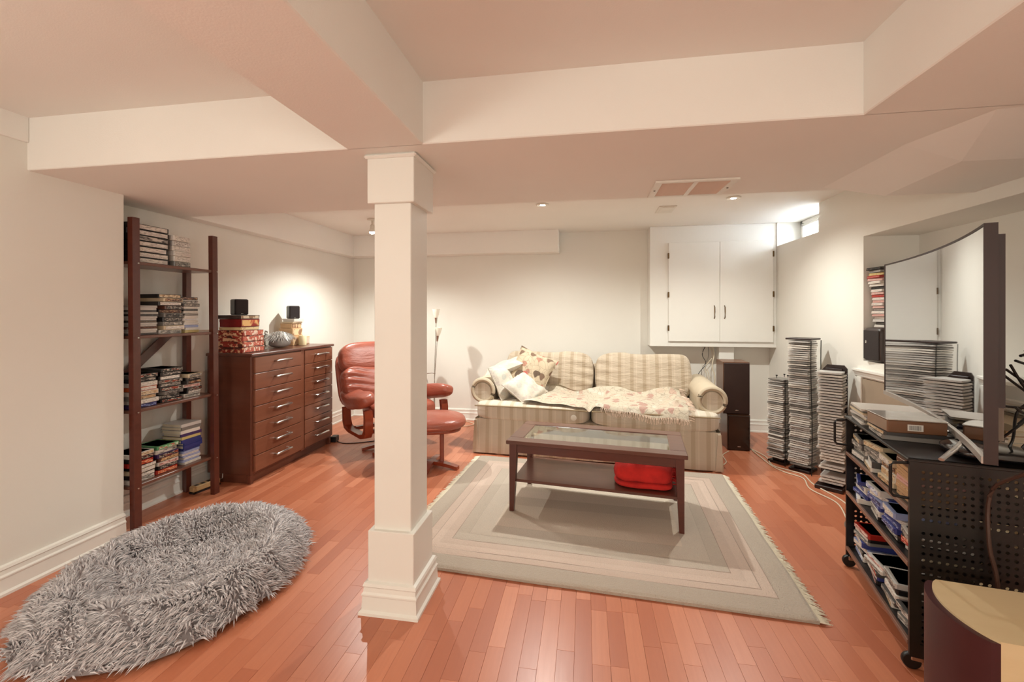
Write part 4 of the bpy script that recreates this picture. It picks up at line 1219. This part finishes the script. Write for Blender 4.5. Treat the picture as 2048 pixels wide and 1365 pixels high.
# slotted black rack with long row of cases
tw3 = thing('disc_rack', 'black slotted disc rack filled with cases next to the media cart', 'disc rack', (1.80, 3.585, 0), math.radians(52))
R3M = Matrix.Translation((1.80, 3.585, 0)) @ Matrix.Rotation(math.radians(52), 4, 'Z')
MB().box(-.09, .115, -.085, .085, 0, .03, c=.004).build('base', M_DARKWOOD, tw3)
mm = MB()
mm.prism([(-.08, .03), (.08, .03), (.08, .86), (.045, .905), (-.06, .905), (-.08, .88)], .098, .112, 'x')
mm.build('side_panel', M_DARKWOOD, tw3)
n3 = 40
step = (.865-.045)/n3
tooth = None
for i in range(n3):
    z = .045+i*step
    if tooth is None: tooth = MB().box(.072, .098, -.080, -.052, 0, .006, c=.001).build('slot_tooth', M_DARKWOOD, tw3, loc=(0, 0, z))
    else: link_copy(tooth, tw3, (0, 0, z))
MB().box(.074, .098, -.052, .052, .03, .88, c=.002).build('back_strip', M_DARKWOOD, tw3)
for i in range(n3):
    if i in (3, 4, 7): continue
    z = .045+i*step+.0062
    c_, l_ = RND.choice([('white', 'white'), ('clear', 'white'), ('clear', 'grey'), ('clear', 'cream'), ('white', 'cream')])
    k = n3-i-(2 if i < 3 else 0)
    out = RND.uniform(-.008, .008)-(.012 if i < 12 else 0)
    M = R3M @ Matrix.Translation((.0, -.005+out, z)) @ Matrix.Rotation(math.radians(-90+RND.uniform(-3, 3)), 4, 'Z')
    item('disc', c_, l_, M, (.150, .140, step*.60), 'disc case, %s slot down in the black slotted rack' % ordinal(n3-i), 'disc cases in the slotted rack')

# ------------------------------------------------------------------ media cart (turned a little from the wall)
CA = math.radians(-13.1)
cart_o = Vector((1.164, 1.808, 0))
CM = Matrix.Translation(cart_o) @ Matrix.Rotation(CA, 4, 'Z')     # local X into depth, local Y along the open front
CL, CD, CH = .717, .44, .770
M_CART = mat('black_powder_coat', (24, 18, 17), .38, var=.1)
M_CARTSH = wood('cart_edge_reflection', (104, 70, 56), (128, 92, 76), .35, (3, 30, 30))  # brown floor reflection on the shelf edges, painted into the colour
cart = thing('media_cart', 'black metal media cart with perforated end panels and open shelves', 'media cart', cart_o, CA)
def perf_panel(name, y0, y1):
    """end panel with real round-ish holes"""
    mm = MB()
    nx, nz = 17, 26
    X0, X1, Z0, Z1 = .03, CD-.03, .10, CH-.035
    dx, dz = (X1-X0)/nx, (Z1-Z0)/nz
    for y, fl in ((y0, False), (y1, True)):
        for i in range(nx):
            for j in range(nz):
                cx, cz = X0+(i+.5)*dx, Z0+(j+.5)*dz
                hw, hh = dx/2, dz/2
                solid = (j % 9 == 8)
                if solid:
                    mm.add([(cx-hw, y, cz-hh), (cx+hw, y, cz-hh), (cx+hw, y, cz+hh), (cx-hw, y, cz+hh)], [(0, 1, 2, 3)]); continue
                r = min(dx, dz)*.27
                o_ = [(cx-hw, cz-hh), (cx, cz-hh), (cx+hw, cz-hh), (cx+hw, cz), (cx+hw, cz+hh), (cx, cz+hh), (cx-hw, cz+hh), (cx-hw, cz)]
                n_ = [(cx+r*math.cos(math.radians(225+45*k)), cz+r*math.sin(math.radians(225+45*k))) for k in range(8)]
                mm.add([(p[0], y, p[1]) for p in o_+n_], [(k, (k+1) % 8, 8+(k+1) % 8, 8+k) for k in range(8)])
    for (a0, a1, b0, b1) in ((0, .03, .05, CH), (CD-.03, CD, .05, CH), (.03, CD-.03, .05, .10), (.03, CD-.03, CH-.035, CH)):
        mm.box(a0, a1, y0-.004, y1+.004, b0, b1)
    return mm.build(name, M_CART, cart)
perf_panel('perforated_panel', .0, .004)
perf_panel('perforated_panel', CL-.004, CL)
MB().box(-.006, CD, -.006, CL+.006, CH-.012, CH, c=.003).build('top', M_CART, cart)
for z in (.10, .385, .585):
    s_ = MB().box(.008, CD-.01, .008, CL-.008, z-.014, z, c=.002).build('shelf', M_CART, cart)
    MB().box(-.002, .010, .008, CL-.008, z-.016, z+.002, c=.002).build('edge_strip', M_CARTSH, s_)
for y in (.0, CL):
    yy = y+(.012 if y == 0 else -.012)
    MB().tube([(.004, yy, CH-.02), (-.042, yy, CH-.025), (-.050, yy, CH-.035), (-.050, yy, CH-.135), (-.042, yy, CH-.147), (.004, yy, CH-.15)], .0055, 8).build('handle', M_BLACK, cart, True)
    for x in (.03, CD-.03):
        w_ = MB().lathe([(.026, -.010), (.029, -.006), (.029, .006), (.026, .010)], 20, M=Matrix.Translation((x-.02, yy, .029)) @ Matrix.Rotation(PI/2, 4, 'X')).build('caster', M_BLACK, cart, True)
        MB().box(x-.024, x+.012, yy-.014, yy+.014, .034, .056, c=.003).build('caster_fork', M_CHROME, w_)
def on_cart(xf, yc, z0, rows, where, group, rz=180, jit=.02, rj=8):
    z = z0
    for i, (kind, colour, lab, dx, wy, th) in enumerate(rows):
        M = CM @ Matrix.Translation((xf+dx/2+RND.uniform(0, jit), yc+RND.uniform(-jit, jit)*.5, z)) @ Matrix.Rotation(math.radians(180+RND.uniform(-rj, rj)), 4, 'Z')
        item(kind, colour, lab, M, (dx, wy, th), '%s %s, %s from top, %s' % ('pale' if colour == 'clear' else colour, KN[kind][1], ordinal(len(rows)-i), where), group)
        z += th+.0006
    return z
def leaning(y0, z0, rows, where, group, ang=68):
    """cases standing face-out, leaning back on each other"""
    y = y0
    for i, (kind, colour, lab, h, wd, th) in enumerate(rows):
        M = CM @ Matrix.Translation((.03+RND.uniform(0, .02)+wd/2, y, z0)) @ Matrix.Rotation(math.radians(-ang), 4, 'X') @ Matrix.Rotation(PI, 4, 'Z') @ Matrix.Translation((0, -h/2, 0))
        item(kind, colour, lab, M, (wd, h, th), '%s %s, %s from near end, %s' % ('pale' if colour == 'clear' else colour, KN[kind][1], ordinal(i+1), where), group)
        y += th/math.sin(math.radians(ang))+.003
    return y
GC = 'cases on the media cart shelves'
on_cart(.012, .62, .586, mk('video', [('grey', 'white'), ('white', 'grey'), ('dark grey', 'grey'), ('grey', 'cream')], .20, .15, .022), 'far pile on the upper cart shelf', GC)
on_cart(.012, .44, .586, mk('video', [('white', 'cream'), ('dark grey', 'white'), ('clear', 'grey'), ('grey', 'grey'), ('cream', 'cream')], .20, .14, .024), 'second pile on the upper cart shelf', GC, rj=14)
on_cart(.010, .27, .586, mk('video', [('cream', 'tan'), ('white', 'cream'), ('tan', 'brown'), ('cream', 'white')], .21, .14, .030), 'third pile on the upper cart shelf', GC, rj=10)
on_cart(.020, .11, .586, mk('disc', [('tan', 'brown'), ('tan', 'cream'), ('pink', 'red'), ('tan', 'cream'), ('tan', 'brown'), ('brown', 'white')], .16, .13, .024), 'near pile behind the wire handle', GC, rj=3, jit=.006)
on_cart(.012, .60, .386, mk('video', [('white', 'pale blue'), ('blue', 'blue'), ('pale blue', 'white'), ('white', 'blue'), ('blue', 'pale blue')], .20, .15, .019), 'far pile on the middle cart shelf', GC, rj=16)
on_cart(.012, .41, .386, mk('video', [('black', 'white'), ('white', 'grey'), ('blue', 'blue'), ('pale blue', 'blue'), ('blue', 'white'), ('white', 'pale blue')], .20, .15, .020), 'second pile on the middle cart shelf', GC, rj=14)
on_cart(.012, .24, .386, mk('video', [('black', 'grey'), ('blue', 'blue'), ('blue', 'blue'), ('white', 'white'), ('pale blue', 'white')], .20, .14, .023), 'third pile on the middle cart shelf', GC, rj=10)
on_cart(.020, .09, .386, mk('video', [('cream', 'white'), ('black', 'red'), ('white', 'grey')], .19, .12, .026), 'near pile on the middle cart shelf', GC, rj=10)
on_cart(.012, .61, .101, mk('video', [('white', 'pale blue'), ('black', 'grey'), ('pale blue', 'white'), ('blue', 'white'), ('grey', 'grey'), ('black', 'white'), ('red', 'pink')], .20, .15, .020), 'far pile on the bottom cart shelf', GC, rj=12)
on_cart(.012, .43, .101, mk('video', [('black', 'pink'), ('blue', 'white'), ('dark grey', 'red'), ('white', 'grey'), ('clear', 'pink')], .20, .15, .020), 'second pile on the bottom cart shelf', GC, rj=18)
on_cart(.012, .255, .101, mk('video', [('white', 'cream'), ('dark grey', 'grey'), ('white', 'white'), ('black', 'dark grey'), ('clear', 'grey')], .20, .15, .021), 'third pile on the bottom cart shelf', GC, rj=16)
on_cart(.012, .09, .101, mk('video', [('grey', 'grey'), ('black', 'white'), ('dark grey', 'grey')], .20, .13, .022), 'near pile on the bottom cart shelf', GC, rj=10)
GT = 'cases and boxes on top of the media cart'
on_cart(.005, .60, CH+.001, mk('book', ['white', 'grey', 'cream', 'clear', 'white', 'cream', 'grey', 'white'], .24, .19, .0085, .2), 'magazine pile on top of the cart', GT, rj=5)
on_cart(.005, .345, CH+.001, mk('video', [('grey', 'grey'), ('dark grey', 'cream')], .24, .19, .015), 'low pile under the barcode box', GT, rj=3, jit=.004)
M_BOXBR = mat('brown_box_film', (122, 84, 60), .22, var=.12, vscale=5, coat=.4)
bb = thing('retail_box', 'brown plastic-wrapped box with a barcode sticker on the media cart', 'box', CM @ Vector((.10, .335, CH+.034)), CA+math.radians(4))
MB().box(-.09, .11, -.085, .10, 0, .052, c=.004).build('carton', M_BOXBR, bb)
MB().box(-.092, .112, -.087, .102, .052, .056, c=.002).build('film_lid', mat('clear_film', (206, 200, 192), .12, var=.2, vscale=12, coat=.6), bb)
t = NT('barcode_print'); o = t.obj(); sp = t.n('SeparateXYZ'); t.l(o, sp.inputs[0])
cb = t.n('CombineXYZ'); t.l(t.math('MULTIPLY', sp.outputs[0], 900.0), cb.inputs[0])
bars = t.ramp(t.noise(cb.outputs[0], 1, 0), [(.49, (240, 236, 228)), (.51, (40, 36, 34))])
t.color(bars); t.set(Roughness=.5)
st = MB().box(-.022, .030, -.0865, -.0855, .012, .038).build('barcode_sticker', mat('sticker_white', (238, 234, 226), .5), bb)
MB().box(-.016, .024, -.0872, -.0862, .016, .034).build('barcode', t.m, st)
db = thing('disc_set_box', 'dark blue box set lying on the magazines on the cart', 'box', CM @ Vector((.13, .485, CH+.001)), CA)
MB().box(-.07, .10, -.035, .035, 0, .045, c=.003).build('carton', mat('navy_card', (26, 28, 48), .35), db)
MB().box(-.0725, -.0695, -.03, .03, .008, .037).build('printed_end', print_mat('navy_print', (30, 32, 60), (206, 206, 220), None, (40, 40, 40)), db)
gp = thing('game_console', 'glossy black curved plastic console under the television on the cart', 'console', CM @ Vector((.28, .13, CH+.001)), CA)
MB().soft((0, 0, .018), (.13, .10, .018), 3.2, 12, lambda x, y, z: (x, y, z+.4*(1-x*x)*(z > 0))).build('shell', mat('gloss_black_shell', (18, 17, 20), .12, coat=.6), gp, 60)
MB().box(-.1, .1, -.03, -.027, .012, .018).build('slot', M_CHROME, gp)

# ------------------------------------------------------------------ curved television
A = Vector((1.264, 1.631)); B = Vector((1.764, 2.935))
ctr = (A+B)/2; Lh = (B-A).length/2
ang = math.atan2(-(B-A).x, (B-A).y)       # local Y along the screen, local -X out of the screen
TVW, TVH, TZ = Lh, .772, .815
tv = thing('television', 'large curved television seen from the side on the media cart', 'television', (ctr.x, ctr.y, TZ), ang)
t = NT('black_screen_gloss'); t.color((.012, .012, .014, 1)); t.set(Roughness=.03, IOR=1.5)
gl = t.n('BsdfGlossy', inp={'Color': (.80, .82, .84, 1), 'Roughness': .025}); lw = t.n('LayerWeight', inp={'Blend': .62})
mx = t.n('MixShader'); t.l(lw.outputs['Facing'], mx.inputs[0]); t.l(t.b.outputs[0], mx.inputs[1]); t.l(gl.outputs[0], mx.inputs[2])
t.l(mx.outputs[0], t.t.nodes['Material Output'].inputs[0])
M_SCREEN = t.m
sag = .050
crv = lambda y: sag*(1-(y/TVW)**2)          # middle lies further back
def sweep(name, xa, xb, za, zb, y0, y1, m_, parent, n=28, sm=60):
    """band following the screen's curve"""
    mm = MB()
    vs, fs = [], []
    for k in range(n+1):
        y = y0+(y1-y0)*k/n
        for (x, z) in ((xa, za), (xb, za), (xb, zb), (xa, zb)): vs.append((crv(y)+x, y, z))
    for k in range(n):
        for q in range(4): fs.append((k*4+q, k*4+(q+1) % 4, k*4+4+(q+1) % 4, k*4+4+q))
    fs += [(0, 1, 2, 3), tuple(n*4+q for q in range(4))]
    return mm.add(vs, fs).build(name, m_, parent, sm)
M_TVB = wood('dark_brown_tv_back', (44, 24, 20), (56, 33, 28), .5, (3, 3, 3), 0)
M_TVG = mat('warm_grey_tv_back', (128, 114, 102), .35, var=.05)
scr = sweep('screen', -.001, .010, .022, TVH-.008, -TVW+.008, TVW-.008, M_SCREEN, tv, 48, 30)
sweep('bezel_top', -.003, .030, TVH-.008, TVH, -TVW, TVW, M_TVB, tv)
sweep('bezel_bottom', -.008, .028, 0, .022, -TVW, TVW, mat('silver_bezel', (206, 198, 190), .35, metal=.6), tv)
for s in (-1, 1):
    sweep('bezel_side', -.003, .030, .0, TVH, s*TVW-.004, s*TVW+.004, M_TVB, tv, 2)
sweep('rear_shell', .012, .030, .01, TVH-.012, -TVW+.003, TVW-.003, M_TVG, tv)
sweep('rear_upper_shell', .030, .050, .18, TVH-.035, -TVW+.02, TVW-.10, M_TVB, tv)
sweep('rear_lower_shell', .030, .070, .05, .40, -TVW*.80, TVW*.80, M_TVG, tv)
# stand
sx0 = crv(0)
cy = -.28
st = MB().box(crv(cy)+.015, crv(cy)+.075, cy-.14, cy+.14, -.012, .12, c=.006).build('stand_neck', M_TVG, tv)
M_SIL = mat('silver_stand', (176, 168, 160), .28, metal=.8)
zfoot = CH+.006-TZ
for (yy, xx) in ((cy-.30, -.115), (cy+.24, -.13), (cy-.10, .20), (cy+.18, .20)):
    f = MB().tube([(crv(cy)+.045, cy, .004), (crv(cy)+.03+xx*.5, (yy+cy)/2, -.010), (crv(cy)+xx, yy, zfoot+.006)], [.014, .012, .009], 8, flat=.6).build('stand_leg', M_SIL, tv, True)
# black leads behind the set
GB = 'black leads behind the television'
TVM = Matrix.Translation((ctr.x, ctr.y, TZ)) @ Matrix.Rotation(ang, 4, 'Z')
def tvp(x, y, z): return TVM @ Vector((x, y, z))
rl = random.Random(5)
for i in range(6):
    y0 = -.60+.05*i
    a = tvp(.11+crv(y0), y0, .36-.02*i)
    cable('lead', ('upper black lead arching out behind the television', 'black lead looping low behind the television', 'black lead bundled in the middle behind the television', 'black lead bending towards the wall behind the television', 'black lead hanging straight behind the television', 'innermost black lead behind the television')[i],
          [a]+[a+Vector((.03+.10*math.sin(k*.62)*rl.uniform(.6, 1.2)+rl.uniform(-.03, .03), rl.uniform(-.05, .05), .06*math.sin(k*1.1+i)-.055*k*(.6+.1*i))) for k in range(1, 7)], .0045, M_BLACK, group=GB)
ld = cable('lead', 'long brown lead hanging down over the perforated cart panel', [tvp(.105, -TVW+.02, .42), tvp(.115, -TVW+.0, .20), tvp(.11, -TVW-.01, .02), CM @ Vector((.212, -.030, .70)), CM @ Vector((.205, -.026, .52)), CM @ Vector((.225, -.026, .40)), CM @ Vector((.235, -.028, .25))], .006, mat('brown_lead', (74, 50, 40), .5), group=GB)

# ------------------------------------------------------------------ niche contents and goods behind the set
ns = thing('niche_speaker', 'dark grey rounded speaker standing in the wall niche', 'speaker', (2.06, 3.40, NZ0+.001), math.radians(6))
MB().soft((0, 0, .120), (.11, .085, .120), 9, 12).build('body', mat('charcoal_plastic', (62, 52, 48), .4), ns, 50)
MB().box(-.112, -.108, -.07, .07, .02, .22, c=.003).build('grille', mat('charcoal_grille', (50, 42, 40), .8, bump=.3, bscale=250), ns)
MB().box(-.114, -.111, .040, .050, .13, .15, c=.001).build('badge', M_CHROME, ns)
seq = [('white', 'grey'), ('black', 'white'), ('clear', 'white'), ('white', 'pink'), ('pink', 'red'), ('white', 'pink'), ('grey', 'pink'), ('pink', 'white'), ('white', 'red'), ('pink', 'red'), ('white', 'pink'), ('red', 'pink'), ('pink', 'white'), ('white', 'red'), ('black', 'dark grey'), ('white', 'white'), ('white', 'cream'), ('pink', 'white'), ('red', 'white'), ('yellow', 'cream'), ('grey', 'white'), ('black', 'black')]
z = NZ0+.243
for i, (c_, l_) in enumerate(seq):
    k = len(seq)-i
    out = .05*(i/len(seq))
    M = Matrix.Translation((2.09-out+RND.uniform(-.01, .01), 3.41, z)) @ Matrix.Rotation(math.radians(180+RND.uniform(-8, 8)), 4, 'Z')
    item('disc', c_, l_, M, (.13, .14, .0165), '%s disc case, %s from the top of the pile in the niche' % (c_, ordinal(k)), 'disc cases piled in the wall niche')
    z += .0190
cb_ = thing('storage_crate', 'pale wooden crate behind the television by the right wall', 'crate', (1.872, 2.31, 0))
M_PALEW = wood('pale_pine', (206, 180, 140), (224, 202, 166), .6, (3, 20, 30), 0)
for (x0, x1, y0, y1) in ((-.085, .085, -.20, -.185), (-.085, .085, .185, .20), (.070, .085, -.185, .185)):
    MB().box(x0, x1, y0, y1, 0, .62, c=.002).build('side', M_PALEW, cb_)
for z in (.0, .30, .60): MB().box(-.085, .070, -.185, .185, z, z+.018, c=.002).build('shelf', M_PALEW, cb_)
z = .621
for i, (c_, th) in enumerate((('cream', .03), ('white', .022), ('tan', .034), ('cream', .026), ('white', .03), ('tan', .024), ('cream', .03))):
    item('book', c_, c_, Matrix.Translation((1.870, 2.31+RND.uniform(-.02, .02), z)) @ Matrix.Rotation(math.radians(180+RND.uniform(-5, 5)), 4, 'Z'), (.15, .26, th), '%s book, %s from the top of the pile on the crate' % (c_, ordinal(7-i)), 'books on the crate behind the television')
    z += th+.0006

# ------------------------------------------------------------------ maple subwoofer in the foreground corner
sw = thing('floor_speaker', 'maple floor speaker with a curved burgundy grille in the foreground corner', 'speaker', (1.06, 1.46, 0), math.radians(-9))
M_MAPLE = wood('pale_maple', (214, 188, 144), (226, 204, 164), .4, (3, 12, 30), .2)
hw, hd, hh = .140, .36, .450
fr_ = [(-.0-.050*(1-(y/hw)**2)**.8 if abs(y) < hw else 0, y) for y in [hw*(k/10-1) for k in range(21)]]
poly = [(p[0]+.020, p[1]) for p in fr_]+[(hd, hw), (hd, -hw)]
MB().prism(poly, 0, hh, 'z').build('cabinet', M_MAPLE, sw)
g2 = [(p[0], p[1]) for p in fr_]+[(p[0]+.020, p[1]) for p in fr_[::-1]]
MB().prism(g2, .012, hh-.006, 'z').build('grille', mat('burgundy_grille', (66, 26, 30), .45, var=.12, vscale=8), sw, 40)
